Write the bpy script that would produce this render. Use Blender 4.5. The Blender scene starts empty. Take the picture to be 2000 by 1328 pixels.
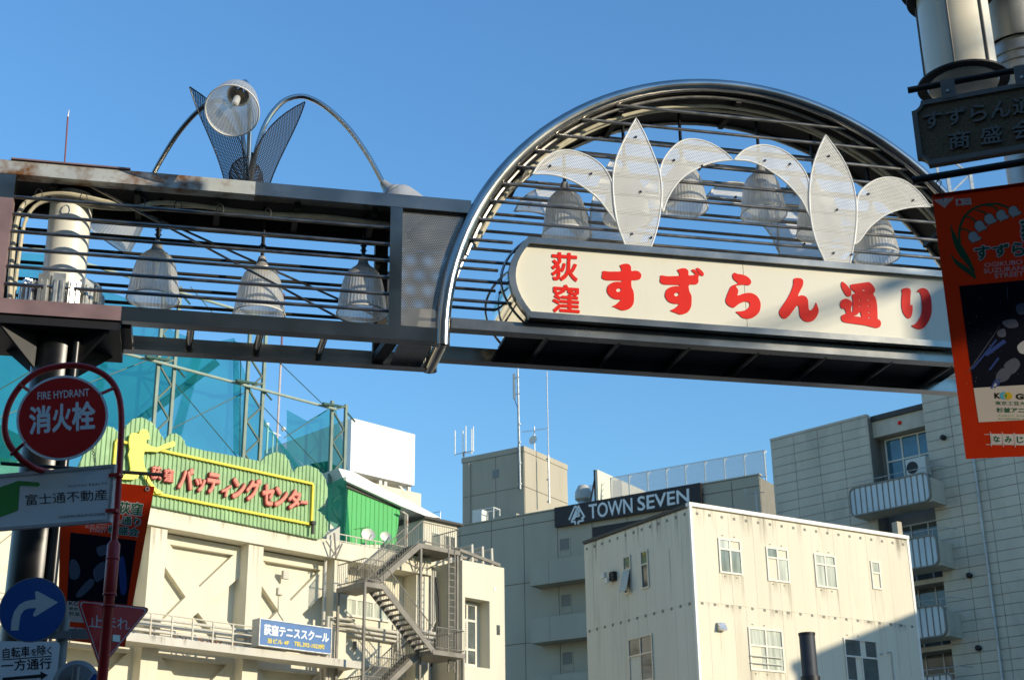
import bpy, math, random
from mathutils import Vector, Matrix
from mathutils.geometry import tessellate_polygon
random.seed(7)
R = math.radians
SC = bpy.context.scene
COL = SC.collection

# ------------------------------------------------------------------ camera
CAM_POS = Vector((0.0, 0.0, 1.6))
FPX, PITCH, ROLL = 2839.5, R(21.036), R(-0.755)
_f = Vector((0, math.cos(PITCH), math.sin(PITCH)))
_u0 = Vector((0, -math.sin(PITCH), math.cos(PITCH)))
_r0 = Vector((1, 0, 0))
_r = _r0 * math.cos(ROLL) + _u0 * math.sin(ROLL)
_u = _u0 * math.cos(ROLL) - _r0 * math.sin(ROLL)
cam_d = bpy.data.cameras.new('camera')
cam_d.sensor_width = 36.0
cam_d.lens = 36.0 * FPX / 2000.0
cam_d.clip_end = 3000
cam = bpy.data.objects.new('camera', cam_d)
COL.objects.link(cam)
cam.matrix_world = Matrix(((_r.x, _u.x, -_f.x, 0), (_r.y, _u.y, -_f.y, 0), (_r.z, _u.z, -_f.z, 1.6), (0, 0, 0, 1)))
cam_d.dof.use_dof = True
cam_d.dof.focus_distance = 12.3
cam_d.dof.aperture_fstop = 7.0
SC.camera = cam

# ------------------------------------------------------------------ sky, sun, exposure
SUN_AZ, SUN_EL = 60.0, 17.0          # degrees from straight behind the camera towards its right; elevation
SUN = Vector((math.sin(R(SUN_AZ)) * math.cos(R(SUN_EL)), -math.cos(R(SUN_AZ)) * math.cos(R(SUN_EL)), math.sin(R(SUN_EL))))
world = bpy.data.worlds.new('World')
SC.world = world
world.use_nodes = True
_nt = world.node_tree
_sky = _nt.nodes.new('ShaderNodeTexSky')
_sky.sky_type = 'NISHITA'
_sky.sun_disc = False
_sky.sun_elevation = R(SUN_EL)
_sky.sun_rotation = math.atan2(SUN.x, SUN.y)
_sky.altitude = 0
_sky.air_density = 1.75
_sky.dust_density = 0.0
_sky.ozone_density = 8.5
_bg = _nt.nodes['Background']
_bg.inputs['Strength'].default_value = 0.15
_nt.links.new(_sky.outputs[0], _bg.inputs[0])
sun_d = bpy.data.lights.new('sun', 'SUN')
sun_d.energy = 3.2
sun_d.angle = R(0.5)
sun_d.color = (1.0, 0.88, 0.68)
sun = bpy.data.objects.new('sun', sun_d)
COL.objects.link(sun)
sun.rotation_euler = SUN.to_track_quat('Z', 'Y').to_euler()
SC.view_settings.view_transform = 'Standard'
SC.view_settings.look = 'None'
SC.view_settings.exposure = 0.7
SC.view_settings.gamma = 1.0
SC.view_settings.use_curve_mapping = False

# ------------------------------------------------------------------ measuring: photo points onto real planes
def ray(x, y):
    return (_f * FPX + _r * (x - 1000) - _u * (y - 664)).normalized()

def at(x, y, D):
    d = ray(x, y)
    return CAM_POS + d * (D / math.hypot(d.x, d.y))

class Fr:
    """A place with its own axes: u along, w away, z up. o is on the ground."""
    def __init__(s, o, deg):
        a = R(deg)
        s.deg = deg
        s.o = Vector((o[0], o[1], 0))
        s.u = Vector((math.cos(a), math.sin(a), 0))
        s.w = Vector((-math.sin(a), math.cos(a), 0))
    def px(s, x, y, w=0.0):
        d = ray(x, y)
        t = (s.o + s.w * w - CAM_POS).dot(s.w) / d.dot(s.w)
        q = CAM_POS + d * t - s.o
        return (q.dot(s.u), q.z)
    def pz(s, x, y, z):
        d = ray(x, y)
        q = CAM_POS + d * ((z - CAM_POS.z) / d.z) - s.o
        return (q.dot(s.u), q.dot(s.w))
    def pu(s, x, y, u):
        d = ray(x, y)
        t = (s.o + s.u * u - CAM_POS).dot(s.u) / d.dot(s.u)
        q = CAM_POS + d * t - s.o
        return (q.dot(s.w), q.z)
    def pts(s, L, w=0.0):
        return [s.px(x, y, w) for x, y in L]

# ------------------------------------------------------------------ objects
def empty(name, fr, label, cat, group=None, loc=None):
    o = bpy.data.objects.new(name, None)
    o.empty_display_size = 0.2
    COL.objects.link(o)
    o.location = fr.o if loc is None else loc
    o.rotation_euler = (0, 0, R(fr.deg))
    o['label'] = label
    o['category'] = cat
    if group:
        o['group'] = group
    return o

class MB:
    def __init__(s):
        s.v, s.f, s.uv = [], [], []
    def add(s, vs, fs, uvs=None):
        n = len(s.v)
        s.v += [tuple(p) for p in vs]
        s.f += [tuple(i + n for i in q) for q in fs]
        s.uv += uvs if uvs else [(p[0], p[2]) for p in vs]
        return s
    def box(s, u0, u1, w0, w1, z0, z1):
        return s.add([(u0, w0, z0), (u1, w0, z0), (u1, w1, z0), (u0, w1, z0), (u0, w0, z1), (u1, w0, z1), (u1, w1, z1), (u0, w1, z1)],
                     [(0, 1, 5, 4), (1, 2, 6, 5), (2, 3, 7, 6), (3, 0, 4, 7), (4, 5, 6, 7), (3, 2, 1, 0)])
    def prism(s, poly, w0, w1):
        n = len(poly)
        a = sum(poly[i][0] * poly[(i + 1) % n][1] - poly[(i + 1) % n][0] * poly[i][1] for i in range(n))
        if a < 0:
            poly = poly[::-1]
        vs = [(p[0], w0, p[1]) for p in poly] + [(p[0], w1, p[1]) for p in poly]
        tr = tessellate_polygon([[Vector((p[0], p[1], 0)) for p in poly]])
        fs = []
        for t in tr:
            x = [poly[i] for i in t]
            c = (x[1][0] - x[0][0]) * (x[2][1] - x[0][1]) - (x[2][0] - x[0][0]) * (x[1][1] - x[0][1])
            t = tuple(t) if c > 0 else tuple(t)[::-1]
            fs.append(t)
            fs.append(tuple(i + n for i in t[::-1]))
        for i in range(n):
            j = (i + 1) % n
            fs.append((j, i, i + n, j + n))
        return s.add(vs, fs)
    def hprism(s, poly, z0, z1):
        """poly in (u,w), extruded in z"""
        m = MB().prism(poly, 0, 1)
        return s.add([(v[0], v[2], z0 + (z1 - z0) * v[1]) for v in m.v], m.f)
    def bar(s, a, b, wd, dp, up=(0, 0, 1)):
        """square bar from a to b; wd sideways, dp along up"""
        a, b = Vector(a), Vector(b)
        d = (b - a).normalized()
        up = Vector(up)
        sd = d.cross(up)
        if sd.length < 1e-4:
            sd = d.cross(Vector((1, 0, 0)))
        sd.normalize()
        up = sd.cross(d).normalized()
        c = [(-1, -1), (1, -1), (1, 1), (-1, 1)]
        vs = [p + sd * (i * wd / 2) + up * (j * dp / 2) for p in (a, b) for i, j in c]
        return s.add(vs, [(0, 1, 5, 4), (1, 2, 6, 5), (2, 3, 7, 6), (3, 0, 4, 7), (3, 2, 1, 0), (4, 5, 6, 7)])
    def tube(s, path, r, n=8, caps=True, closed=False):
        path = [Vector(p) for p in path]
        m = len(path)
        rr = r if isinstance(r, (list, tuple)) else [r] * m
        prev = None
        vs = []
        for i, p in enumerate(path):
            if closed:
                d = (path[(i + 1) % m] - path[i - 1]).normalized()
            else:
                d = (path[min(i + 1, m - 1)] - path[max(i - 1, 0)]).normalized()
            if prev is None:
                x = d.cross(Vector((0, 0, 1)))
                if x.length < 0.05:
                    x = d.cross(Vector((0, 1, 0)))
            else:
                x = prev - d * prev.dot(d)
            x.normalize()
            prev = x
            y = d.cross(x)
            for k in range(n):
                t = 2 * math.pi * k / n
                vs.append(p + x * (rr[i] * math.cos(t)) + y * (rr[i] * math.sin(t)))
        fs = []
        for i in range(m if closed else m - 1):
            j = (i + 1) % m
            for k in range(n):
                l = (k + 1) % n
                fs.append((i * n + k, i * n + l, j * n + l, j * n + k))
        if caps and not closed:
            fs.append(tuple(range(n))[::-1])
            fs.append(tuple((m - 1) * n + k for k in range(n)))
        return s.add(vs, fs)
    def lathe(s, prof, n=24, c=(0, 0, 0), rib=0.0, nr=0, cap0=False, cap1=False):
        """prof: (r,z) about the z axis through c"""
        vs, fs = [], []
        for r, z in prof:
            for k in range(n):
                t = 2 * math.pi * k / n
                q = r * (1 + (rib * math.cos(nr * t) if rib else 0))
                vs.append((c[0] + q * math.cos(t), c[1] + q * math.sin(t), c[2] + z))
        for i in range(len(prof) - 1):
            for k in range(n):
                l = (k + 1) % n
                fs.append((i * n + k, i * n + l, (i + 1) * n + l, (i + 1) * n + k))
        if cap0:
            fs.append(tuple(range(n))[::-1])
        if cap1:
            fs.append(tuple((len(prof) - 1) * n + k for k in range(n)))
        return s.add(vs, fs)
    def xf(s, M):
        s.v = [tuple(M @ Vector(p)) for p in s.v]
        return s
    def build(s, name, mat, parent=None, smooth=False, stuff=False, label=None):
        me = bpy.data.meshes.new(name)
        me.from_pydata(s.v, [], s.f)
        me.materials.append(mat)
        uvl = me.uv_layers.new(name='plan')
        for lp in me.loops:
            uvl.data[lp.index].uv = s.uv[lp.vertex_index]
        me.update()
        if smooth:
            for p in me.polygons:
                p.use_smooth = True
            me.set_sharp_from_angle(angle=R(35))
        o = bpy.data.objects.new(name, me)
        COL.objects.link(o)
        if parent:
            o.parent = parent
        if stuff:
            o['kind'] = 'stuff'
        if label:
            o['label'] = label
        return o

def copy_part(src, parent, loc=None):
    c = src.copy()
    COL.objects.link(c)
    c.parent = parent
    if loc is not None:
        c.location = loc
    return c

def copy_tree(o, parent=None):
    c = o.copy()
    COL.objects.link(c)
    c.parent = parent
    for ch in list(o.children):
        copy_tree(ch, c)
    return c

def smooth_loop(P, k=4, closed=True):
    """Catmull-Rom through P"""
    out = []
    n = len(P)
    for i in range(n if closed else n - 1):
        g = (lambda j: P[j % n]) if closed else (lambda j: P[min(max(j, 0), n - 1)])
        p0, p1, p2, p3 = g(i - 1), g(i), g(i + 1), g(i + 2)
        for q in range(k):
            t = q / k
            out.append(tuple(0.5 * (2 * b + (c - a) * t + (2 * a - 5 * b + 4 * c - d) * t * t + (3 * b - a - 3 * c + d) * t ** 3)
                             for a, b, c, d in zip(p0, p1, p2, p3)))
    if not closed:
        out.append(tuple(P[-1]))
    return out

# ------------------------------------------------------------------ flat lettering
_tc = {}
def _curve_geo(cd):
    ob = bpy.data.objects.new('lettering', cd)
    COL.objects.link(ob)
    dg = bpy.context.evaluated_depsgraph_get()
    dg.update()
    me = ob.evaluated_get(dg).to_mesh()
    vs = [(v.co.x, v.co.y) for v in me.vertices]
    fs = [tuple(p.vertices) for p in me.polygons]
    ob.evaluated_get(dg).to_mesh_clear()
    COL.objects.unlink(ob)
    bpy.data.objects.remove(ob)
    bpy.data.curves.remove(cd)
    # merge doubles
    key, mp, nv = {}, [], []
    for v in vs:
        k = (round(v[0], 5), round(v[1], 5))
        if k not in key:
            key[k] = len(nv)
            nv.append(v)
        mp.append(key[k])
    nf = []
    for f in fs:
        q = [mp[i] for i in f]
        q = [q[i] for i in range(len(q)) if q[i] != q[i - 1]]
        if len(q) > 2:
            nf.append(tuple(q))
    return nv, nf

def text_geo(t, bold=0.0, res=3, sp=1.0):
    k = (t, bold, res, sp)
    if k not in _tc:
        fat = bold if (bold > 0.009 and not t.isascii()) else 0.0     # kanji and kana grow by shifted copies, latin by the outline offset
        cd = bpy.data.curves.new('lettering', 'FONT')
        cd.body = t
        cd.size = 1.0
        cd.offset = 0.0 if fat else bold
        cd.resolution_u = res
        cd.space_character = sp
        cd.align_x = 'LEFT'
        nv, nf = _curve_geo(cd)
        lay = [0] * len(nv)
        if fat:
            bv, bf = nv, nf
            for k_ in range(10):
                a_ = 2 * math.pi * k_ / 10
                n_ = len(nv)
                nv = nv + [(v[0] + fat * 1.15 * math.cos(a_), v[1] + fat * 1.15 * math.sin(a_)) for v in bv]
                nf = nf + [tuple(i + n_ for i in f) for f in bf]
                lay = lay + [k_ + 1] * len(bv)
        x0, x1 = min(v[0] for v in nv), max(v[0] for v in nv)
        y0, y1 = min(v[1] for v in nv), max(v[1] for v in nv)
        _tc[k] = ([((v[0] - x0) / max(x1 - x0, 1e-6), (v[1] - y0) / max(y1 - y0, 1e-6)) for v in nv], nf, lay)
    return _tc[k]

def loops_geo(loops):
    """filled shape with holes from closed loops of points"""
    cd = bpy.data.curves.new('outline', 'CURVE')
    cd.dimensions = '2D'
    cd.fill_mode = 'BOTH'
    for L in loops:
        sp = cd.splines.new('POLY')
        sp.points.add(len(L) - 1)
        for i, p in enumerate(L):
            sp.points[i].co = (p[0], p[1], 0, 1)
        sp.use_cyclic_u = True
    return _curve_geo(cd)

def solid(geo, fn, w0, w1):
    """flat geo (x,y) -> mesh with front at w0 and back at w1; fn maps to (u,z)"""
    nv, nf = geo[0], geo[1]
    lay = geo[2] if len(geo) > 2 else [0] * len(nv)
    P = [fn(*v) for v in nv]
    ed = {}
    fs = []
    for f in nf:
        a = sum(P[f[i]][0] * P[f[(i + 1) % len(f)]][1] - P[f[(i + 1) % len(f)]][0] * P[f[i]][1] for i in range(len(f)))
        f = f if a > 0 else f[::-1]
        fs.append(f)
        for i in range(len(f)):
            e = (f[i], f[(i + 1) % len(f)])
            ed[e] = ed.get(e, 0) + 1
    n = len(P)
    m = MB()
    vs = [(p[0], w0 - 0.00005 * l, p[1]) for p, l in zip(P, lay)]
    F = list(fs)
    if w1 != w0:
        vs += [(p[0], w1, p[1]) for p in P]
        for (a, b) in ed:
            if (b, a) not in ed:
                F.append((b, a, a + n, b + n))
    return m.add(vs, F)

def quad_fn(TL, TR, BR, BL):
    def fn(s, t):
        a = (BL[0] * (1 - s) + BR[0] * s, BL[1] * (1 - s) + BR[1] * s)
        b = (TL[0] * (1 - s) + TR[0] * s, TL[1] * (1 - s) + TR[1] * s)
        return (a[0] * (1 - t) + b[0] * t, a[1] * (1 - t) + b[1] * t)
    return fn

def text(parent, fr, name, mat, t, quad, w, th=0.0, bold=0.0, res=3, label=None, sp=1.0, tol=None):
    """lettering t filling the four photo points quad (TL,TR,BR,BL) on plane w of frame fr"""
    Q = [fr.px(x, y, w) for x, y in quad]
    m = solid(text_geo(t, bold, res, sp), quad_fn(*Q), w, w + th)
    return m.build(name, mat, parent, label=label)

# ------------------------------------------------------------------ materials
MATS = {}
def nodes(name):
    m = bpy.data.materials.new(name)
    m.use_nodes = True
    nt = m.node_tree
    return m, nt, nt.nodes['Principled BSDF'], nt.nodes['Material Output']

def mat(name, col, rough=0.6, metal=0.0, var=0.12, scale=3.0, bump=0.0, bscale=40.0, spec=0.4, streak=0.0, dirt=None, dscale=1.0, dth=(0.52, 0.7)):
    m, nt, b, out = nodes(name)
    N, L = nt.nodes.new, nt.links.new
    tc = N('ShaderNodeNewGeometry')      # place in the world, so alike pieces do not repeat their grain
    mp = N('ShaderNodeMapping')
    L(tc.outputs['Position'], mp.inputs[0])
    nz = N('ShaderNodeTexNoise')
    nz.inputs['Scale'].default_value = scale
    nz.inputs['Detail'].default_value = 6
    L(mp.outputs[0], nz.inputs['Vector'])
    if streak:
        mp.inputs['Scale'].default_value = (1, 1, streak)
    cr = N('ShaderNodeValToRGB')
    cr.color_ramp.elements[0].position = 0.3
    cr.color_ramp.elements[1].position = 0.7
    cr.color_ramp.elements[0].color = tuple(c * (1 - var) for c in col) + (1,)
    cr.color_ramp.elements[1].color = tuple(min(1, c * (1 + var * 0.6)) for c in col) + (1,)
    L(nz.outputs['Fac'], cr.inputs[0])
    src = cr.outputs[0]
    if dirt:
        n2 = N('ShaderNodeTexNoise')
        n2.inputs['Scale'].default_value = dscale
        n2.inputs['Detail'].default_value = 8
        n2.inputs['Roughness'].default_value = 0.65
        L(mp.outputs[0], n2.inputs['Vector'])
        r2 = N('ShaderNodeValToRGB')
        r2.color_ramp.elements[0].position, r2.color_ramp.elements[1].position = dth
        L(n2.outputs['Fac'], r2.inputs[0])
        mx = N('ShaderNodeMix')
        mx.data_type = 'RGBA'
        L(r2.outputs[0], mx.inputs[0])
        L(src, mx.inputs[6])
        mx.inputs[7].default_value = tuple(dirt) + (1,)
        src = mx.outputs[2]
    L(src, b.inputs['Base Color'])
    b.inputs['Roughness'].default_value = rough
    b.inputs['Metallic'].default_value = metal
    b.inputs['Specular IOR Level'].default_value = spec
    if metal:
        rr = N('ShaderNodeMapRange')
        rr.inputs['To Min'].default_value = rough * 0.7
        rr.inputs['To Max'].default_value = rough * 1.5
        L(nz.outputs['Fac'], rr.inputs['Value'])
        L(rr.outputs[0], b.inputs['Roughness'])
    if bump:
        bn = N('ShaderNodeTexNoise')
        bn.inputs['Scale'].default_value = bscale
        L(tc.outputs['Position'], bn.inputs['Vector'])
        bp = N('ShaderNodeBump')
        bp.inputs['Strength'].default_value = bump
        bp.inputs['Distance'].default_value = 0.01
        L(bn.outputs['Fac'], bp.inputs['Height'])
        L(bp.outputs[0], b.inputs['Normal'])
    MATS[name] = m
    return m

def perforated(name, col, rough, metal, pitch, rad):
    m = mat(name, col, rough, metal, 0.1, 6.0, spec=0.1 if rough > 0.8 else 0.4)
    nt = m.node_tree
    N, L = nt.nodes.new, nt.links.new
    b, out = nt.nodes['Principled BSDF'], nt.nodes['Material Output']
    uv = N('ShaderNodeUVMap')
    uv.uv_map = 'plan'
    ax, ay = pitch, pitch * 1.732
    def dist(off):
        a = N('ShaderNodeVectorMath'); a.operation = 'MULTIPLY'
        L(uv.outputs[0], a.inputs[0]); a.inputs[1].default_value = (1 / ax, 1 / ay, 0)
        c = N('ShaderNodeVectorMath'); c.operation = 'ADD'
        L(a.outputs[0], c.inputs[0]); c.inputs[1].default_value = (off + 100, off + 100, 0)
        d = N('ShaderNodeVectorMath'); d.operation = 'FRACTION'
        L(c.outputs[0], d.inputs[0])
        e = N('ShaderNodeVectorMath'); e.operation = 'SUBTRACT'
        L(d.outputs[0], e.inputs[0]); e.inputs[1].default_value = (0.5, 0.5, 0)
        g = N('ShaderNodeVectorMath'); g.operation = 'MULTIPLY'
        L(e.outputs[0], g.inputs[0]); g.inputs[1].default_value = (ax, ay, 0)
        h = N('ShaderNodeVectorMath'); h.operation = 'LENGTH'
        L(g.outputs[0], h.inputs[0])
        return h.outputs['Value']
    mn = N('ShaderNodeMath'); mn.operation = 'MINIMUM'
    L(dist(0.0), mn.inputs[0]); L(dist(0.5), mn.inputs[1])
    gt = N('ShaderNodeMath'); gt.operation = 'GREATER_THAN'
    L(mn.outputs[0], gt.inputs[0]); gt.inputs[1].default_value = rad
    tr = N('ShaderNodeBsdfTransparent')
    ms = N('ShaderNodeMixShader')
    L(gt.outputs[0], ms.inputs[0]); L(tr.outputs[0], ms.inputs[1]); L(b.outputs[0], ms.inputs[2])
    L(ms.outputs[0], out.inputs[0])
    return m

def sheer(name, col, transp, transl, gloss, rough=0.15, tint=(1, 1, 1), var=0.15, scale=6.0):
    """thin sheet: part see-through, part scattering both ways, part shiny"""
    m, nt, b, out = nodes(name)
    nt.nodes.remove(b)
    N, L = nt.nodes.new, nt.links.new
    tc = N('ShaderNodeTexCoord')
    nz = N('ShaderNodeTexNoise'); nz.inputs['Scale'].default_value = scale; nz.inputs['Detail'].default_value = 5
    L(tc.outputs['Object'], nz.inputs['Vector'])
    cr = N('ShaderNodeValToRGB')
    cr.color_ramp.elements[0].position, cr.color_ramp.elements[1].position = 0.3, 0.7
    cr.color_ramp.elements[0].color = tuple(c * (1 - var) for c in col) + (1,)
    cr.color_ramp.elements[1].color = tuple(col) + (1,)
    L(nz.outputs['Fac'], cr.inputs[0])
    df = N('ShaderNodeBsdfDiffuse'); tl = N('ShaderNodeBsdfTranslucent'); tp = N('ShaderNodeBsdfTransparent'); gl = N('ShaderNodeBsdfGlossy')
    L(cr.outputs[0], df.inputs[0]); L(cr.outputs[0], tl.inputs[0])
    tp.inputs[0].default_value = tuple(tint) + (1,)
    gl.inputs['Roughness'].default_value = rough
    a = N('ShaderNodeMixShader'); a.inputs[0].default_value = transl
    L(df.outputs[0], a.inputs[1]); L(tl.outputs[0], a.inputs[2])
    c = N('ShaderNodeMixShader'); c.inputs[0].default_value = transp
    L(a.outputs[0], c.inputs[1]); L(tp.outputs[0], c.inputs[2])
    d = N('ShaderNodeMixShader')
    lw = N('ShaderNodeLayerWeight'); lw.inputs[0].default_value = 0.35
    mu = N('ShaderNodeMath'); mu.operation = 'MULTIPLY'; L(lw.outputs['Facing'], mu.inputs[0]); mu.inputs[1].default_value = gloss
    L(mu.outputs[0], d.inputs[0]); L(c.outputs[0], d.inputs[1]); L(gl.outputs[0], d.inputs[2])
    L(d.outputs[0], out.inputs[0])
    return m

def stain_mat(name, col):
    m, nt, b, out = nodes(name)
    nt.nodes.remove(b)
    N, L = nt.nodes.new, nt.links.new
    uv = N('ShaderNodeUVMap'); uv.uv_map = 'plan'
    sx = N('ShaderNodeSeparateXYZ'); L(uv.outputs[0], sx.inputs[0])
    geo = N('ShaderNodeNewGeometry'); mp = N('ShaderNodeMapping'); mp.inputs['Scale'].default_value = (9, 9, 0.5)
    L(geo.outputs['Position'], mp.inputs[0])
    nz = N('ShaderNodeTexNoise'); nz.inputs['Scale'].default_value = 1.0; nz.inputs['Detail'].default_value = 5
    L(mp.outputs[0], nz.inputs['Vector'])
    cr = N('ShaderNodeValToRGB'); cr.color_ramp.elements[0].position, cr.color_ramp.elements[1].position = 0.42, 0.72
    L(nz.outputs['Fac'], cr.inputs[0])
    a = N('ShaderNodeMath'); a.operation = 'MULTIPLY'; L(cr.outputs[0], a.inputs[0]); L(sx.outputs[1], a.inputs[1])
    c = N('ShaderNodeMath'); c.operation = 'MULTIPLY'; L(a.outputs[0], c.inputs[0]); c.inputs[1].default_value = 0.42
    d = N('ShaderNodeBsdfDiffuse'); d.inputs[0].default_value = tuple(col) + (1,)
    t = N('ShaderNodeBsdfTransparent'); s = N('ShaderNodeMixShader')
    L(c.outputs[0], s.inputs[0]); L(t.outputs[0], s.inputs[1]); L(d.outputs[0], s.inputs[2]); L(s.outputs[0], out.inputs[0])
    return m
def stain(m, u0, u1, z0, z1, w):
    """a streak that runs down from z1 and fades towards z0"""
    return m.add([(u0, w, z0), (u1, w, z0), (u1, w, z1), (u0, w, z1)], [(0, 1, 2, 3)], [(0, 0), (1, 0), (1, 1), (0, 1)])
M_stain = stain_mat('rain_streak', (0.20, 0.17, 0.12))
M_rstain = stain_mat('rust_streak', (0.30, 0.13, 0.05))
M_steel = mat('polished_steel', (0.38, 0.365, 0.33), 0.15, 1.0, 0.3, 2.2, 0.06, 5.0)
M_tube = mat('bright_steel_tube', (0.50, 0.475, 0.43), 0.17, 1.0, 0.15, 3.0, 0.04, 14.0)
M_bar = mat('grimy_steel_bar', (0.30, 0.285, 0.26), 0.3, 1.0, 0.3, 8.0)
M_rail = mat('brushed_steel_rail', (0.35, 0.34, 0.305), 0.24, 1.0, 0.35, 1.8, 0.06, 4.0)
M_rust = mat('rust_stained_steel', (0.52, 0.54, 0.51), 0.38, 0.35, 0.2, 2.0, dirt=(0.20, 0.085, 0.025), dscale=3.0, dth=(0.44, 0.6))
M_pink = mat('worn_mauve_steel', (0.30, 0.20, 0.20), 0.45, 0.4, 0.25, 3.0)
M_dpanel = mat('dark_steel_panel', (0.028, 0.026, 0.022), 0.55, 0.2, 0.4, 4.0)  # near-black colour for the roof undersides and rear members
M_black = mat('black_paint', (0.010, 0.010, 0.012), 0.5, 0.0, 0.3, 6.0)
M_dsteel = mat('dark_steel_post', (0.045, 0.045, 0.046), 0.3, 0.9, 0.3, 3.0)
M_pwhite = perforated('perforated_white_sheet', (0.78, 0.77, 0.72), 0.45, 0.0, 0.0165, 0.0056)
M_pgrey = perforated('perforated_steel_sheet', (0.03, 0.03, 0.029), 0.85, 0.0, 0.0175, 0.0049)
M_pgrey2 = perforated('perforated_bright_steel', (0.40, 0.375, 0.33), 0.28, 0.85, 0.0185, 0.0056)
M_rim = mat('white_rim_paint', (0.80, 0.79, 0.74), 0.4, 0.0, 0.08)
M_cable = mat('cream_cable', (0.52, 0.48, 0.35), 0.6, 0.0, 0.2, 9.0)
M_lamp = sheer('ribbed_lamp_acrylic', (0.94, 0.93, 0.88), 0.24, 0.55, 0.55, 0.12, (0.97, 0.98, 0.98))
M_cap = mat('grey_lamp_cap', (0.42, 0.41, 0.38), 0.4, 0.4, 0.15, 8.0)
M_bulb = mat('white_bulb', (0.86, 0.84, 0.76), 0.25, 0.0, 0.05)
M_socket = mat('dark_socket', (0.10, 0.085, 0.06), 0.4, 0.5, 0.2)
M_face = mat('cream_acrylic', (0.74, 0.71, 0.58), 0.3, 0.0, 0.03, 1.5, streak=0.25, dirt=(0.62, 0.58, 0.45), dscale=2.6, dth=(0.58, 0.9))
M_red = mat('red_vinyl', (0.70, 0.016, 0.008), 0.5, 0.0, 0.06, 4.0, spec=0.15)
M_creampost = mat('cream_painted_post', (0.78, 0.76, 0.66), 0.35, 0.0, 0.08, 2.0, dirt=(0.5, 0.46, 0.35), dscale=5.0, dth=(0.6, 0.85))
M_mirror = mat('mirror_steel', (0.62, 0.60, 0.56), 0.06, 1.0, 0.08, 2.0)
M_alu = mat('silver_module', (0.62, 0.62, 0.58), 0.3, 0.7, 0.3, 14.0)

# ================================================================== the steel arch over the street
A = Fr(at(862, 640, 11.5), 12.76)
ACU, ACZ, AR = 2.807, 6.04, 2.79      # centre and radius of the round arch
WR = 0.62                             # front face of the rear members

arch = empty('street_arch', A, 'polished steel street arch with a round centre hoop, horizontal bars and white perforated petals', 'archway', loc=A.o + A.u * -3.14 + A.w * 0.37)
arch.rotation_euler = (0, 0, R(A.deg))
_shift = Matrix.Translation((3.14, -0.37, 0))
def ap(m, name, mt, smooth=False, stuff=False, label=None, parent=None):
    m.xf(_shift)
    return m.build(name, mt, parent or arch, smooth, stuff, label)

# post
ap(MB().lathe([(0.185, 0), (0.185, 5.93)], 40, (-3.14, 0.37, 0)), 'post', M_dsteel, True)
ap(MB().tube([(-2.97, 0.2, 0.0), (-2.97, 0.2, 5.93)], 0.035, 12), 'conduit', M_dsteel, True)
ap(MB().lathe([(0.175, 6.0), (0.175, 7.25)], 40, (-3.14, 0.37, 0)), 'painted_post', M_creampost, True, label='cream painted post inside the bars')
m = MB().box(-3.66, -2.63, 0.02, 0.80, 5.93, 5.995)
ap(m, 'bearing_plate', M_black)
for a in (45, 135, 225, 315):
    c, s_ = math.cos(R(a)), math.sin(R(a))
    q = MB()
    p0 = [(0.17, 5.62), (0.6, 5.93), (0.17, 5.93)]
    vs = []
    for t in (-0.012, 0.012):
        for r, z in p0:
            vs.append((-3.14 + r * c - t * s_, 0.37 + r * s_ * 0.75 + t * c, z))
    q.add(vs, [(0, 1, 2), (5, 4, 3), (0, 3, 4, 1), (1, 4, 5, 2), (2, 5, 3, 0)])
    ap(q, 'gusset', M_black)

# chords of the left wing
ap(MB().box(-4.35, -2.63, 0, 0.12, 6.007, 6.132), 'bottom_chord', M_pink, label='chord painted in worn mauve')
ap(MB().box(-2.63, -0.03, 0, 0.12, 6.007, 6.132), 'bottom_chord', M_steel)
ap(MB().box(-4.35, -0.03, WR, WR + 0.12, 5.995, 6.12), 'bottom_chord', M_steel)
ap(MB().box(-4.35, -1.62, 0, 0.12, 7.238, 7.362), 'top_rail', M_rust, label='rail with brown rust stains')
ap(MB().box(-1.62, 0.262, 0, 0.12, 7.238, 7.362), 'top_rail', M_rail)
ap(MB().box(-4.35, 0.27, WR, WR + 0.12, 7.19, 7.362), 'top_rail', M_dpanel)
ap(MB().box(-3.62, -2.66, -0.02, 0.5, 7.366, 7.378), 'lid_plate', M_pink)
ap(MB().box(-4.35, 0.3, 0.12, WR, 7.30, 7.33), 'roof_panel', M_dpanel)
for u in (-3.3, -2.62, -1.95, -1.27, -0.6):
    ap(MB().box(u, u + 0.05, 0.12, WR, 7.2, 7.298), 'cross_rib', M_dpanel)
ap(MB().box(-3.69, -3.565, 0.002, 0.118, 6.134, 7.02), 'end_post', M_pink, label='end post painted worn mauve')
ap(MB().box(-3.69, -3.565, 0.002, 0.118, 7.02, 7.236), 'end_post', M_rail)
ap(MB().box(-3.66, -3.58, WR + 0.01, WR + 0.11, 6.122, 7.188), 'end_post', M_dpanel)
ap(MB().box(-0.452, -0.345, 0.004, 0.116, 6.134, 7.236), 'mullion', M_steel)
ap(MB().box(-0.50, -0.36, WR + 0.01, WR + 0.11, 6.122, 7.188), 'mullion', M_dpanel)
for i in range(6):
    z = 7.058 - i * 0.1555
    ap(MB().tube([(-3.57, 0.06, z), (-0.45, 0.06, z)], 0.0155, 10), 'rail_bar', M_bar, True)
    ap(MB().tube([(-3.62, WR + 0.06, z), (-0.45, WR + 0.06, z)], 0.0155, 10), 'rail_bar', M_dpanel, True)
ap(MB().tube([(-2.99, 0.12, 7.25), (-0.735, 0.12, 6.15)], 0.011, 8), 'brace_rod', M_bar, True)
ap(MB().tube([(-2.5, WR - 0.02, 7.25), (-0.47, WR - 0.02, 6.44)], 0.011, 8), 'brace_rod', M_bar, True)
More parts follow.
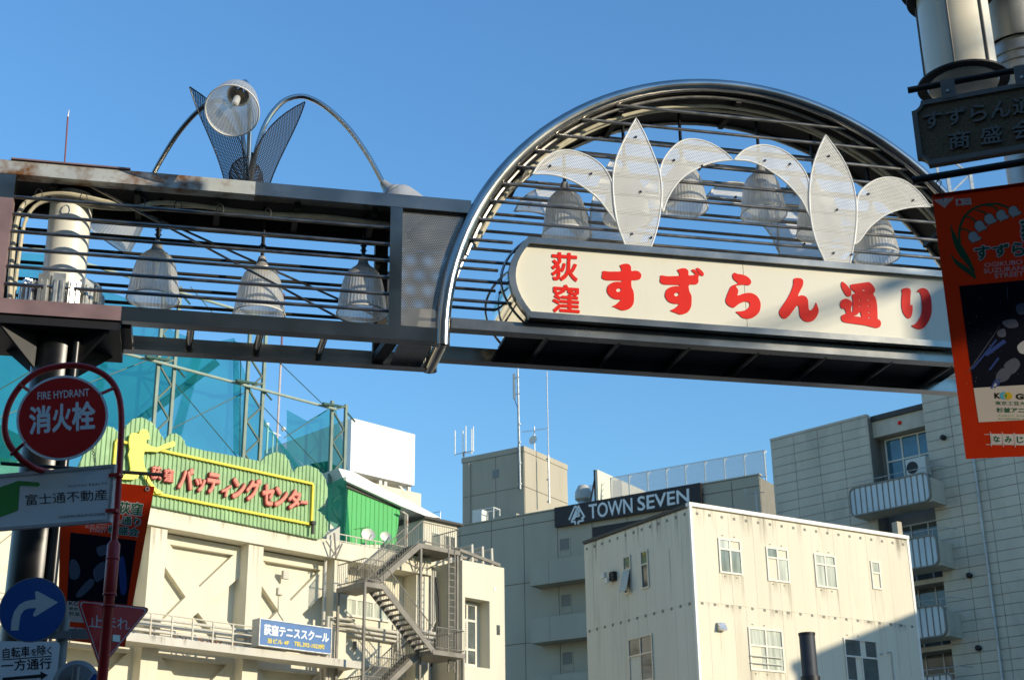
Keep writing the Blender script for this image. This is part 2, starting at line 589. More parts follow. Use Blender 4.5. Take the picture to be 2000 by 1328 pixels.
for u in (-2.07, -1.5, -0.965):
    ap(MB().tube([(u, 0.1, 6.06), (u - 0.015, WR + 0.04, 6.06)], 0.033, 14), 'rung', M_steel, True)
# lower frame between bearing plate and the rungs
ap(MB().box(-2.63, -2.55, 0.12, WR, 5.99, 6.09), 'cross_rib', M_black)
# perforated infill between mullion and hoop, plus its floor
def hoop(th, r=AR):
    return (ACU - r * math.cos(R(th)), ACZ + r * math.sin(R(th)))
edge = [hoop(t, 2.82) for t in (0, 4, 8, 12, 16, 20, 23, 25.6)]
poly = [(-0.346, 6.134)] + [(u, z) for u, z in edge if z > 6.12] + [(edge[-1][0], 7.236), (-0.346, 7.236)]
poly = [(-0.346, 6.134), (edge[0][0], 6.134)] + [p for p in edge if p[1] > 6.14] + [(0.25, 7.236), (-0.346, 7.236)]
ap(MB().prism(poly, 0.05, 0.053), 'perforated_panel', M_pgrey2)
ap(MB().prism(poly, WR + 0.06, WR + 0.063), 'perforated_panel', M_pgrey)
q = MB().prism([(-0.34, 0.13), (-0.06, 0.13), (-0.06, WR), (-0.34, WR)], 0, 0.004)
q.v = [(x, z, 6.03 + y) for x, y, z in q.v]
q.uv = [(v[0], v[1]) for v in q.v]
ap(q, 'perforated_floor', M_pgrey2)
ap(MB().bar((-0.4, 0.1, 6.05), (-0.46, WR + 0.02, 6.05), 0.1, 0.06), 'cross_rib', M_dpanel)
# junction boxes and lights seen through the infill
ap(MB().box(-0.25, 0.0, 0.3, 0.5, 6.2, 6.42), 'junction_box', M_cap)

# the hoop: two tubes and the barrel roof between them
for w, nm in ((0.035, M_tube), (WR + 0.06, M_tube)):
    path = [(ACU - AR, w, 5.985)] + [(hoop(t)[0], w, hoop(t)[1]) for t in range(0, 181, 3)] + [(ACU + AR, w, 5.985)]
    ap(MB().tube(path, 0.0625, 20), 'hoop_tube', nm, True)
for sg in (-1, 1):
    u = ACU + sg * AR
    ap(MB().tube([(u, 0.0, 6.03), (u, WR + 0.1, 6.03)], 0.055, 16), 'foot_tube', M_steel, True)
bm_ = MB()
TH = list(range(20, 161, 4))
vs, fs = [], []
for t in TH:
    for r, w in ((2.755, 0.06), (2.755, WR + 0.05), (2.725, WR + 0.05), (2.725, 0.06)):
        u, z = hoop(t, r)
        vs.append((u, w, z))
for i in range(len(TH) - 1):
    for k in range(4):
        fs.append((i * 4 + k, i * 4 + (k + 1) % 4, i * 4 + 4 + (k + 1) % 4, i * 4 + 4 + k))
bm_.add(vs, fs)
ap(bm_, 'barrel_roof', M_dpanel, True)
for w in (0.10, WR):
    path = [(hoop(t, 2.705)[0], w, hoop(t, 2.705)[1]) for t in range(18, 163, 3)]
    ap(MB().tube(path, 0.02, 8), 'inner_flange', M_bar, True)
for t in (40, 66, 92, 118, 144):
    ap(MB().bar((hoop(t, 2.69)[0], 0.1, hoop(t, 2.69)[1]), (hoop(t, 2.69)[0], WR, hoop(t, 2.69)[1]), 0.05, 0.05), 'cross_rib', M_dpanel)
# bars across the hoop
zb = [8.519, 8.328, 8.136, 7.957, 7.774, 7.588, 7.405, 7.216, 7.013, 6.808, 6.62, 6.43]
for z in zb:
    x = math.sqrt(max(0.01, 2.735 ** 2 - (z - ACZ) ** 2))
    if z > 7.03:
        segs = [(ACU - x, ACU + x)]
    else:
        d = 0.60 + abs(z - 6.65) * 0.12
        segs = [(ACU - x, d), (2 * ACU - d, ACU + x)]
    for w, mt_ in ((0.06, M_bar), (WR + 0.06, M_bar)):
        for a, b in segs:
            ap(MB().tube([(a, w, z), (b, w, z)], 0.0155, 10), 'rail_bar', mt_, True)
# chords under the hoop and the dark soffit between them
ap(MB().box(0.085, 5.53, 0.0, 0.12, 6.142, 6.237), 'bottom_chord', M_rail)
ap(MB().box(0.085, 5.53, WR, WR + 0.12, 6.09, 6.215), 'bottom_chord', M_steel)
ap(MB().box(0.62, 5.0, 0.121, WR - 0.001, 6.20, 6.23), 'soffit_panel', M_dpanel)
for u in (0.95, 1.6, 2.25, 2.9, 3.55, 4.2, 4.8):
    ap(MB().tube([(u, 0.1, 6.165), (u - 0.01, WR + 0.02, 6.165)], 0.028, 10), 'rung', M_dsteel, True)
# right wing beyond the hoop (mostly out of the picture)
for w in (0, WR):
    ap(MB().box(5.36, 9.6, w, w + 0.12, 7.238, 7.362), 'top_rail', M_rail)
    ap(MB().box(5.65, 9.6, w, w + 0.12, 6.007, 6.132), 'bottom_chord', M_steel)
ap(MB().lathe([(0.185, 0), (0.185, 7.25)], 32, (8.75, 0.37, 0)), 'post', M_dsteel, True)

# cables
cab = smooth_loop([(-3.52, 0.2, 6.14), (-3.545, 0.2, 6.5), (-3.54, 0.2, 6.95), (-3.44, 0.2, 7.12), (-3.2, 0.15, 7.17), (-2.8, 0.15, 7.12), (-2.6, 0.15, 7.1), (-2.45, 0.17, 7.16), (-2.2, 0.2, 7.19), (-1.6, 0.22, 7.17), (-1.0, 0.22, 7.19), (-0.4, 0.22, 7.17), (0.15, 0.22, 7.18)], 5, False)
ap(MB().tube(cab, 0.022, 8), 'cable', M_cable, True)
cab = smooth_loop([(-3.5, 0.24, 6.12), (-3.5, 0.24, 6.6), (-3.47, 0.24, 6.98), (-3.3, 0.22, 7.13), (-2.9, 0.22, 7.1), (-2.5, 0.24, 7.13), (-2.1, 0.25, 7.2), (-1.2, 0.28, 7.2), (0.1, 0.28, 7.2)], 5, False)
ap(MB().tube(cab, 0.016, 8), 'cable', M_cable, True)
for r, w in ((2.665, 0.2), (2.66, 0.255)):
    random.seed(int(r * 1000))
    path = [(hoop(t, r + random.uniform(-.008, .008))[0], w + random.uniform(-.015, .015), hoop(t, r)[1]) for t in range(22, 150, 6)]
    ap(MB().tube(smooth_loop(path, 3, False), 0.018, 8), 'cable', M_cable, True)
ties = MB()
for u in (-3.38, -3.02, -2.55, -2.25, -1.9, -1.5):
    ties.tube([(u + 0.03 * math.cos(t), 0.06, 7.1 + 0.05 * math.sin(t)) for t in [k * math.pi / 4 for k in range(8)]], 0.004, 5, closed=True)
ap(ties, 'cable_tie', M_black, stuff=True)
# lamp modules round the post
for k in range(11):
    t = R(-200 + k * 22)
    c = Vector((-3.14 + 0.30 * math.cos(t), 0.37 + 0.30 * math.sin(t), 0))
    q = MB().box(-0.048, 0.048, -0.03, 0.03, 0, 0.30 - 0.05 * (k % 3 == 0))
    q.box(-0.036, -0.012, -0.045, -0.03, 0.01, 0.24)
    q.box(0.012, 0.036, -0.045, -0.03, 0.01, 0.24)
    q.xf(Matrix.Translation(c + Vector((0, 0, 6.1))) @ Matrix.Rotation(t + math.pi / 2, 4, 'Z'))
    ap(q, 'light_module', M_alu)
    ap(MB().tube([(c.x, c.y, 6.1), (c.x * 0.97 - 3.14 * 0.03, c.y, 6.02)], 0.006, 6), 'module_wire', M_black, True)
# thin rod standing on the roof
u0, z0 = A.px(128, 322, 0.4)
u1, z1 = A.px(135, 215, 0.4)
ap(MB().tube([(u0, 0.4, 7.33), (u1 - 0.004, 0.4, z1 - 0.07)], 0.007, 8), 'lightning_rod', mat('dull_red_paint', (0.20, 0.05, 0.05), 0.5), True)
ap(MB().tube([(u1 - 0.004, 0.4, z1 - 0.07), (u1, 0.4, z1)], [0.007, 0.002], 8), 'rod_tip', M_rim, True)

# white perforated petals in front of and behind the bars
LEAF_R = [(1.814, 8.343), (1.896, 8.165), (1.968, 7.963), (2.012, 7.808), (2.023, 7.588), (1.989, 7.351), (1.944, 7.177), (1.893, 7.035), (1.85, 6.92)]
LEAF_L = [(1.69, 6.92), (1.655, 7.03), (1.591, 7.237), (1.564, 7.466), (1.566, 7.70), (1.603, 7.894), (1.701, 8.128), (1.814, 8.343)]
PL_U = [(.818, 7.664), (.904, 7.806), (1.021, 7.904), (1.152, 7.942), (1.297, 7.917), (1.426, 7.852), (1.51, 7.758), (1.556, 7.637), (1.572, 7.45), (1.591, 7.237)]
PL_L = [(1.591, 7.237), (1.523, 7.339), (1.413, 7.483), (1.244, 7.606), (1.073, 7.667), (.93, 7.678), (.818, 7.664)]
PR_U = [(2.03, 7.40), (2.003, 7.6), (2.009, 7.744), (2.047, 7.907), (2.145, 8.062), (2.271, 8.164), (2.408, 8.184), (2.543, 8.153), (2.66, 8.084), (2.738, 8.008)]
PR_L = [(2.738, 8.008), (2.561, 7.968), (2.406, 7.896), (2.249, 7.784), (2.137, 7.647), (2.06, 7.5), (2.03, 7.40)]
P2L_U = [(2.754, 8.007), (2.861, 8.121), (3.021, 8.192), (3.175, 8.187), (3.31, 8.127), (3.424, 8.008), (3.476, 7.891), (3.484, 7.745), (3.466, 7.46)]
P2L_L = [(3.466, 7.46), (3.393, 7.657), (3.239, 7.835), (3.049, 7.962), (2.899, 8.011), (2.754, 8.007)]
L2_R = [(3.701, 8.372), (3.845, 8.142), (3.918, 7.935), (3.944, 7.726), (3.93, 7.515), (3.881, 7.272), (3.819, 7.046), (3.78, 6.92)]
L2_L = [(3.60, 6.92), (3.566, 7.04), (3.494, 7.253), (3.468, 7.472), (3.476, 7.729), (3.532, 7.994), (3.614, 8.2), (3.701, 8.372)]
P2R_U = [(3.885, 7.24), (3.925, 7.45), (3.945, 7.612), (3.979, 7.762), (4.069, 7.868), (4.206, 7.955), (4.352, 7.983), (4.493, 7.951), (4.624, 7.84), (4.712, 7.709)]
P2R_L = [(4.712, 7.709), (4.492, 7.68), (4.26, 7.594), (4.071, 7.448), (3.95, 7.3), (3.885, 7.24)]
BOL = [[(1.80, 8.14), (1.82, 7.58), (1.72, 7.15), (1.9, 7.13)], [(0.98, 7.76), (1.36, 7.72)], [(2.16, 7.94), (2.43, 7.91)], [(3.06, 8.03), (3.31, 8.02)],
       [(3.71, 8.14), (3.74, 7.58), (3.66, 7.13), (3.84, 7.13)], [(4.08, 7.78), (4.54, 7.76)]]
for w0 in (-0.03, WR + 0.12):
    for i, (U_, L_) in enumerate(((LEAF_R, LEAF_L), (PL_U, PL_L), (PR_U, PR_L), (P2L_U, P2L_L), (L2_R, L2_L), (P2R_U, P2R_L))):
        loop = smooth_loop(U_, 4, False) + smooth_loop(L_, 4, False)
        loop = [p for k, p in enumerate(loop) if (p[0] - loop[k - 1][0]) ** 2 + (p[1] - loop[k - 1][1]) ** 2 > 1e-8]
        w = w0 - (0.006 if i in (0, 4) else 0)
        pe = ap(MB().prism(loop, w, w + 0.003), 'petal', M_pwhite)
        ap(MB().tube([(p[0], w + 0.0015, p[1]) for p in loop], 0.008, 6, closed=True), 'rim', M_rim, True, parent=pe)
        bb = MB()
        for bu, bz in BOL[i]:
            bb.tube([(bu, w - 0.012, bz), (bu, w + 0.08, bz)], 0.011, 8)
        ap(bb, 'bolts', M_dsteel, stuff=True, parent=pe)

# ------------------------------------------------------------------ name board mounted in the hoop
board = empty('name_board', A, 'long cream lightbox with red Japanese lettering and a steel frame inside the round arch', 'sign', loc=A.o + A.u * ACU)
_sh2 = Matrix.Translation((-ACU, 0, 0))
def bp(m, name, mt, smooth=False, parent=None, label=None):
    m.xf(_sh2)
    return m.build(name, mt, parent or board, smooth, False, label)
def lens(top, bot, uc, um, n=10):
    """outline with bulging left and right ends"""
    zc = (top + bot) / 2
    h = (top - bot) / 2
    L = []
    for k in range(n + 1):
        s_ = -1 + 2 * k / n
        L.append((um + (uc - um) * s_ * s_, zc - h * s_))
    return L + [(2 * ACU - u, z) for u, z in L[::-1]]
def ring(lo, li, w0, w1):
    n = len(lo)
    vs = [(p[0], w0, p[1]) for p in lo] + [(p[0], w0, p[1]) for p in li] + [(p[0], w1, p[1]) for p in lo] + [(p[0], w1, p[1]) for p in li]
    fs = []
    for i in range(n):
        j = (i + 1) % n
        fs += [(i, j, n + j, n + i), (2 * n + j, 2 * n + i, 3 * n + i, 3 * n + j), (j, i, 2 * n + i, 2 * n + j), (n + i, n + j, 3 * n + j, 3 * n + i)]
    return MB().add(vs, fs)
OUT, INN = lens(7.012, 6.248, 0.752, 0.572), lens(6.952, 6.306, 0.765, 0.632)
bp(ring(OUT, INN, -0.10, -0.03), 'frame', M_rail)
seam = A.px(1455, 575, -0.05)[0]
fl = [p for p in INN if p[0] < ACU]
fr_ = [p for p in INN if p[0] > ACU]
bp(MB().prism(fl + [(seam - 0.0025, INN[10][1]), (seam - 0.0025, INN[0][1])], -0.05, -0.032), 'face_panel', M_face)
bp(MB().prism([(seam + 0.0025, INN[0][1]), (seam + 0.0025, INN[10][1])] + fr_, -0.05, -0.032), 'face_panel', M_face)
bp(MB().prism(lens(6.985, 6.275, 0.765, 0.60), -0.029, WR + 0.09), 'body', M_mirror, True)
for w in (0.03, WR + 0.1):
    bp(MB().tube([(u, w, z) for u, z in lens(7.02, 6.24, 0.74, 0.53, 16)], 0.012, 8, closed=True), 'end_rim', M_tube, True)

def zoomA(L): return [(1060 + x / 5.0, 480 + y / 5.0) for x, y in L]
def zoomB(L): return [(1400 + x / 4.348, 510 + y / 4.348) for x, y in L]
SU = zoomA([(755, 190), (800, 176), (840, 180), (862, 205), (866, 245), (900, 243), (935, 250), (960, 275), (962, 302), (945, 328), (900, 336), (868, 340), (868, 400), (885, 440), (892, 490), (888, 560), (860, 605), (820, 625), (775, 630), (735, 615), (705, 600), (680, 592), (720, 570), (748, 545), (762, 525), (715, 522), (665, 500), (635, 460), (628, 430), (640, 390), (675, 362), (720, 352), (770, 352), (770, 340), (690, 338), (620, 335), (585, 320), (577, 300), (583, 275), (588, 247), (640, 252), (700, 252), (766, 248), (765, 215)])
SUh = zoomA([(718, 432), (735, 417), (760, 417), (766, 430), (755, 445), (735, 452), (722, 445)])
ZU = zoomA([(1315, 235), (1362, 220), (1400, 224), (1423, 248), (1426, 288), (1470, 287), (1490, 280), (1470, 258), (1453, 238), (1480, 230), (1510, 258), (1528, 290), (1520, 312), (1522, 350), (1500, 376), (1430, 382), (1432, 440), (1452, 485), (1455, 540), (1448, 600), (1420, 645), (1380, 665), (1340, 670), (1300, 655), (1248, 633), (1290, 610), (1315, 590), (1330, 568), (1280, 565), (1230, 545), (1200, 505), (1195, 475), (1207, 435), (1240, 407), (1290, 395), (1333, 394), (1333, 383), (1250, 380), (1190, 378), (1155, 362), (1145, 340), (1150, 315), (1153, 290), (1210, 297), (1270, 297), (1333, 292), (1330, 262)])
ZUh = zoomA([(1284, 475), (1300, 460), (1325, 460), (1332, 472), (1320, 488), (1300, 494), (1288, 487)])
ZUd = zoomA([(1498, 222), (1520, 217), (1555, 245), (1573, 270), (1572, 290), (1555, 295), (1535, 280), (1515, 250)])
RA = zoomB([(150, 98), (175, 108), (220, 115), (265, 135), (290, 165), (290, 190), (270, 205), (230, 200), (172, 206), (164, 216), (180, 240), (182, 265), (178, 292), (230, 275), (290, 270), (340, 295), (368, 340), (373, 385), (362, 430), (330, 465), (290, 485), (250, 488), (215, 478), (190, 455), (163, 430), (210, 425), (250, 412), (278, 385), (280, 360), (262, 345), (230, 345), (190, 362), (160, 385), (140, 395), (105, 380), (82, 355), (77, 325), (95, 270), (115, 225), (135, 205), (180, 188), (150, 160), (135, 135), (137, 112)])
NN = zoomB([(655, 150), (695, 143), (725, 152), (735, 175), (730, 210), (710, 250), (690, 295), (720, 290), (755, 300), (775, 330), (778, 370), (783, 410), (795, 418), (815, 405), (835, 375), (843, 352), (858, 385), (866, 420), (855, 460), (825, 500), (785, 515), (745, 508), (715, 480), (703, 445), (700, 400), (692, 378), (675, 385), (645, 425), (615, 465), (585, 487), (555, 482), (535, 455), (532, 425), (550, 390), (585, 340), (625, 270), (650, 200)])
TUd = zoomB([(1062, 175), (1085, 185), (1115, 215), (1140, 250), (1142, 285), (1125, 302), (1100, 292), (1075, 255), (1057, 210)])
TU = zoomB([(1058, 335), (1085, 320), (1115, 322), (1145, 345), (1150, 370), (1140, 400), (1143, 430), (1155, 432), (1157, 380), (1155, 330), (1150, 285), (1180, 270), (1150, 245), (1138, 225), (1138, 200), (1200, 190), (1270, 180), (1300, 182), (1330, 210), (1345, 240), (1340, 265), (1330, 280), (1348, 310), (1360, 360), (1365, 430), (1368, 490), (1385, 500), (1395, 525), (1388, 555), (1360, 567), (1320, 560), (1260, 545), (1190, 535), (1120, 525), (1075, 515), (1057, 490), (1060, 462), (1085, 450), (1100, 440), (1095, 425), (1085, 405), (1060, 400), (1048, 370)])
TUh = [zoomB(L) for L in ([(1158, 464), (1190, 456), (1208, 437), (1221, 432), (1232, 475), (1190, 470)], [(1230, 241), (1262, 240), (1250, 256)], [(1208, 327), (1223, 327), (1223, 335), (1208, 335)], [(1208, 378), (1223, 378), (1223, 386), (1208, 386)], [(1284, 320), (1298, 322), (1292, 334), (1284, 332)], [(1284, 376), (1300, 376), (1300, 384), (1284, 384)], [(1288, 430), (1302, 430), (1302, 440), (1288, 440)], [(1290, 474), (1304, 474), (1304, 486), (1290, 486)])]
RI1 = zoomB([(1572, 240), (1605, 228), (1635, 232), (1648, 255), (1645, 310), (1645, 378), (1660, 368), (1664, 400), (1660, 445), (1648, 478), (1625, 485), (1600, 465), (1580, 430), (1570, 380), (1570, 320), (1575, 270)])
RI2 = zoomB([(1702, 262), (1715, 240), (1745, 228), (1780, 238), (1805, 270), (1820, 320), (1826, 390), (1822, 450), (1800, 510), (1765, 560), (1725, 577), (1690, 570), (1655, 548), (1690, 530), (1720, 490), (1740, 440), (1745, 390), (1740, 320), (1728, 270), (1715, 262)])
for loops, sharp in (([SU, SUh], 0), ([ZU, ZUh], 0), ([ZUd], 0), ([RA], 0), ([NN], 0), ([TU] + TUh, 1), ([TUd], 0), ([RI1], 0), ([RI2], 0)):
    G = []
    for k, L in enumerate(loops):
        q = [A.px(x, y, -0.056) for x, y in L]
        G.append(q if (sharp and k) else smooth_loop(q, 3))
    bp(solid(loops_geo(G), lambda x, y: (x, y), -0.056, -0.0505), 'letter', M_red)
for ch, quad in (('荻', [(1077, 491.5), (1129, 495), (1128.5, 551), (1077, 547)]), ('窪', [(1079, 554), (1132, 557.5), (1132.5, 613), (1079.5, 609.5)])):
    Q = [A.px(x, y, -0.056) for x, y in quad]
    bp(solid(text_geo(ch, 0.022), quad_fn(*Q), -0.056, -0.0505), 'letter', M_red)

# ------------------------------------------------------------------ bell lamps hanging in the arch
def bell(parent, M, bulb_len=0.15):
    """cap, ribbed shade and bulb; M places the cap's top at the origin, pointing down"""
    P = [(0.03, 0.0), (0.04, -0.03), (0.05, -0.07), (0.075, -0.10), (0.10, -0.118), (0.10, -0.126), (0.09, -0.126)]
    MB().lathe(P, 28).xf(M).build('cap', M_cap, parent, True)
    S = [(0.083, -0.124), (0.118, -0.136), (0.143, -0.165), (0.163, -0.21), (0.179, -0.27), (0.191, -0.33), (0.201, -0.40), (0.209, -0.46), (0.216, -0.51), (0.219, -0.535)]
    sh = MB().lathe(S, 132, rib=0.0105, nr=44).xf(M).build('shade', M_lamp, parent, True)
    MB().tube([(0.219 * math.cos(t), 0.219 * math.sin(t), -0.537) for t in [2 * math.pi * k / 48 for k in range(48)]], 0.0065, 6, closed=True).xf(M).build('rim', M_rim, sh, True)
    MB().lathe([(0.055, -0.127), (0.055, -0.17), (0.03, -0.18), (0.03, -0.21)], 16, cap1=True).xf(M).build('socket', M_socket, parent, True)
    MB().lathe([(0.026, -0.2), (0.03, -0.23), (0.03, -0.2 - bulb_len), (0.02, -0.22 - bulb_len), (0.004, -0.228 - bulb_len)], 14).xf(M).build('bulb', M_bulb, parent, True)

def hang_lamp(u, z_rim, z_roof, label, group):
    e = empty('hanging_lamp', A, label, 'lamp', group, loc=A.o + A.u * u + A.w * 0.37 + Vector((0, 0, z_rim)))
    bell(e, Matrix.Translation((0, 0, 0.537)))
    MB().tube([(0, 0, 0.53), (0, 0, z_roof - z_rim)], 0.016, 10).build('stem', M_dsteel, e, True)
    q = MB()
    for zz in (0.60, 0.645):
        q.tube([(-0.03, 0, zz), (0.03, 0, zz)], 0.006, 6)
        q.tube([(0, -0.03, zz), (0, 0.03, zz)], 0.006, 6)
    q.lathe([(0.02, 0.58), (0.02, 0.665)], 10)
    q.build('clamp', M_dsteel, e)
    return e
first = True
for u, zr, lb in ((-2.405, 6.36, 'ribbed bell lamp hanging nearest the cream post behind the bars of the left wing'),
                  (-1.515, 6.29, 'middle ribbed bell lamp on a long stem behind the bars of the left wing'),
                  (-0.637, 6.365, 'ribbed bell lamp hanging beside the upright by the perforated panel')):
    hang_lamp(u, zr, 7.30, lb, 'bell lamps hanging in the arch')
for u, zr, lb in ((1.22, 7.285, 'bell lamp under the leftmost white petal inside the hoop'),
                  (1.81, 7.50, 'bell lamp hidden behind the left pointed white leaf in the hoop'),
                  (2.385, 7.66, 'bell lamp under the petal that curves right from the left pointed leaf'),
                  (3.18, 7.67, 'bell lamp under the petal that curves left from the right pointed leaf'),
                  (3.74, 7.53, 'bell lamp mostly hidden behind the right pointed white leaf'),
                  (4.31, 7.325, 'bell lamp under the rightmost white petal beside the red banner')):
    hang_lamp(u, zr, ACZ + math.sqrt(2.72 ** 2 - (u - ACU) ** 2), lb, 'bell lamps hanging in the arch')

# ------------------------------------------------------------------ lily of the valley lamps standing on the roof
def lily(u, label, mirror=1):
    e = empty('lily_lamp', A, label, 'lamp', 'lily lamps on top of the arch', loc=A.o + A.u * u + A.w * 0.37 + Vector((0, 0, 7.33)))
    MB().lathe([(0.16, 0.0), (0.16, 0.03), (0.03, 0.05), (0.03, 0.5)], 20).build('base', M_dsteel, e, True)
    prof = [(0.02, 0.03), (0.03, 0.3), (0.06, 0.55), (0.13, 0.83), (0.25, 1.04), (0.38, 1.125), (0.50, 1.125), (0.66, 1.04), (0.85, 0.86), (1.02, 0.62), (1.12, 0.44), (1.165, 0.35)]
    pr = smooth_loop(prof, 4, False)
    for az, sc in ((2, 1.03), (143, 0.98), (257, 0.86)):
        az = az if mirror > 0 else 180 - az
        c, s_ = math.cos(R(az)), math.sin(R(az))
        if az == 257:      # the short arm that leans towards the street
            az, sc = 260, 1.0
            c, s_ = math.cos(R(az)), math.sin(R(az))
            pr = smooth_loop([(0.02, .03), (.03, .3), (.05, .55), (.1, .78), (.2, .92), (.33, .965), (.45, .95), (.58, .86), (.7, .72)], 4, False)
        arm = MB().tube([(r * sc * c, r * sc * s_, h) for r, h in pr], 0.0235, 10).build('arm', M_tube, e, True)
        d = (Vector((pr[-1][0] * sc * c, pr[-1][0] * sc * s_, pr[-1][1])) - Vector((pr[-3][0] * sc * c, pr[-3][0] * sc * s_, pr[-3][1]))).normalized()
        d = Vector((c * 0.66, s_ * 0.66, -0.75)).normalized()
        tip = Vector((pr[-1][0] * sc * c, pr[-1][0] * sc * s_, pr[-1][1]))
        MT = Matrix.Translation(tip) @ d.to_track_quat('-Z', 'Y').to_matrix().to_4x4()
        bell(e, MT)
    def petal(az, tipr, tipz, hw, wd):
        n, k = 14, 6
        vs, fs, uv = [], [], []
        for i in range(n + 1):
            t = i / n
            r = 0.10 + 0.05 * t + (tipr - 0.15) * t ** 2.2
            z = 0.02 + (tipz - 0.02) * t
            h = hw * (0.62 + 0.75 * t - 0.3 * t * t) * (1 - t ** 4.0) + 0.002
            for j in range(k + 1):
                s_ = -1 + 2 * j / k
                x, y = r - 0.03 * s_ * s_ * (1 - t), h * s_
                vs.append((x * math.cos(R(az)) + y * math.cos(R(wd)), x * math.sin(R(az)) + y * math.sin(R(wd)), z))
                uv.append((y, z + 0.4 * r * t))
        for i in range(n):
            for j in range(k):
                a = i * (k + 1) + j
                fs.append((a, a + 1, a + k + 2, a + k + 1))
        pe = MB().add(vs, fs, uv).build('petal', M_pgrey, e, True)
        lp = [vs[i * (k + 1)] for i in range(n + 1)] + [vs[i * (k + 1) + k] for i in range(n, -1, -1)]
        MB().tube(lp, 0.006, 6, closed=False).build('rim', M_dsteel, pe, True)
    for az, tr, tz, hw, wd in ((2, 0.47, 1.08, 0.145, 28), (181, 0.56, 1.10, 0.155, -28), (95, 0.30, 0.62, 0.17, 5)):
        petal(az if mirror > 0 else 180 - az, tr, tz, hw, wd if mirror > 0 else -wd)
    return e
ub = A.px(484, 352, 0.37)[0]
lily(ub, 'three armed lily shaped lamp on the rusty left roof of the arch')
lily(2 * ACU - ub, 'lily shaped lamp on the right roof half hidden behind the metal plaque', -1)

# ================================================================== ground
def flat(name, mt, x0, x1, y0, y1, z):
    o = MB().add([(x0, y0, z), (x1, y0, z), (x1, y1, z), (x0, y1, z)], [(0, 1, 2, 3)]).build(name, mt)
    o['kind'] = 'structure'
    return o
flat('ground', mat('city_ground', (0.45, 0.37, 0.25), 0.9, 0, 0.2, 0.2), -900, 900, -900, 1500, 0)
flat('road', mat('asphalt', (0.05, 0.05, 0.052), 0.85, 0, 0.25, 2.0, 0.2, 60), -7, 7, -60, 34, 0.004)
for x0, x1 in ((-9.5, -7), (7, 9.5)):
    o = MB().box(x0, x1, -60, 34, 0.0, 0.12).build('pavement', mat('paving', (0.30, 0.29, 0.27), 0.85, 0, 0.15, 3.0))
    o['kind'] = 'structure'

# ------------------------------------------------------------------ building materials
M_cream = mat('cream_render', (0.66, 0.615, 0.48), 0.8, 0, 0.07, 0.8, 0.05, 20, streak=0.25, dirt=(0.46, 0.43, 0.34), dscale=1.2, dth=(0.58, 0.9))
M_cream2 = mat('weathered_concrete', (0.55, 0.52, 0.44), 0.85, 0, 0.1, 0.8, 0.05, 20, streak=0.2, dirt=(0.34, 0.31, 0.25), dscale=1.6, dth=(0.55, 0.85))
M_alc = mat('beige_wall_panel', (0.665, 0.61, 0.47), 0.8, 0, 0.06, 0.9, 0.04, 30, streak=0.12, dirt=(0.43, 0.385, 0.285), dscale=1.3, dth=(0.56, 0.92))
M_alcback = mat('panel_joint', (0.56, 0.50, 0.37), 0.9)
M_bolt = mat('grey_bolt_cover', (0.20, 0.19, 0.16), 0.7)
M_white = mat('white_metal', (0.74, 0.72, 0.64), 0.45, 0, 0.05)
M_town = mat('grey_cladding', (0.42, 0.375, 0.28), 0.7, 0, 0.08, 0.4, streak=0.2, dirt=(0.29, 0.265, 0.205), dscale=0.6, dth=(0.55, 0.9))
M_townj = mat('dark_joint', (0.21, 0.195, 0.16), 0.9)
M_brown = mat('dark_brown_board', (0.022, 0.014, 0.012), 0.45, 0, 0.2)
M_letterw = mat('pale_sign_letter', (0.74, 0.76, 0.74), 0.5)
M_tile = mat('grey_tile_panel', (0.50, 0.46, 0.365), 0.55, 0, 0.12, 0.7, streak=0.4, dirt=(0.29, 0.275, 0.225), dscale=0.8, dth=(0.5, 0.85))
M_tilej = mat('tile_joint', (0.22, 0.21, 0.18), 0.9)
M_frame = mat('window_frame', (0.46, 0.45, 0.41), 0.4, 0.5, 0.1)
M_framew = mat('white_window_frame', (0.66, 0.63, 0.53), 0.45, 0, 0.06)
M_pane = mat('window_glass', (0.10, 0.115, 0.105), 0.05, 0, 0.5, 1.2, spec=0.9)
M_curtain = mat('glass_over_curtain', (0.50, 0.53, 0.44), 0.15, 0, 0.42, 7.0, streak=0.1, spec=0.7)
M_curtain2 = mat('glass_over_dark_room', (0.24, 0.28, 0.235), 0.1, 0, 0.5, 4.0, streak=0.2, spec=0.8)
M_bpane = mat('blue_window_glass', (0.05, 0.15, 0.22), 0.05, 0, 0.4, 0.7, spec=0.9)
M_rib = mat('frosted_balcony_panel', (0.50, 0.56, 0.58), 0.18, 0, 0.15, 0.6, spec=0.8)
M_green = mat('faded_green_sheet', (0.26, 0.42, 0.195), 0.55, 0, 0.22, 1.4, dirt=(0.42, 0.50, 0.34), dscale=7.0, dth=(0.62, 0.74))
M_green2 = mat('bright_green_sheet', (0.07, 0.42, 0.11), 0.5, 0, 0.12, 0.9, streak=0.3)
M_yellow = mat('yellow_paint', (0.80, 0.60, 0.03), 0.5, 0, 0.08)
M_yellow2 = mat('pale_yellow_paint', (0.82, 0.74, 0.09), 0.5, 0, 0.05)
M_salmon = mat('salmon_letter', (0.66, 0.20, 0.13), 0.5, 0, 0.12, 4.0)
M_dred = mat('dark_red_edge', (0.26, 0.02, 0.015), 0.6)
M_tgreen = mat('green_lattice_paint', (0.17, 0.23, 0.18), 0.5, 0, 0.2, 2.0)
M_tgreen2 = mat('dark_green_steel', (0.05, 0.10, 0.07), 0.5, 0, 0.3, 2.0)
M_net = sheer('teal_safety_net', (0.04, 0.36, 0.37), 0.68, 0.5, 0.0, tint=(0.50, 0.86, 0.82), var=0.75, scale=0.35)
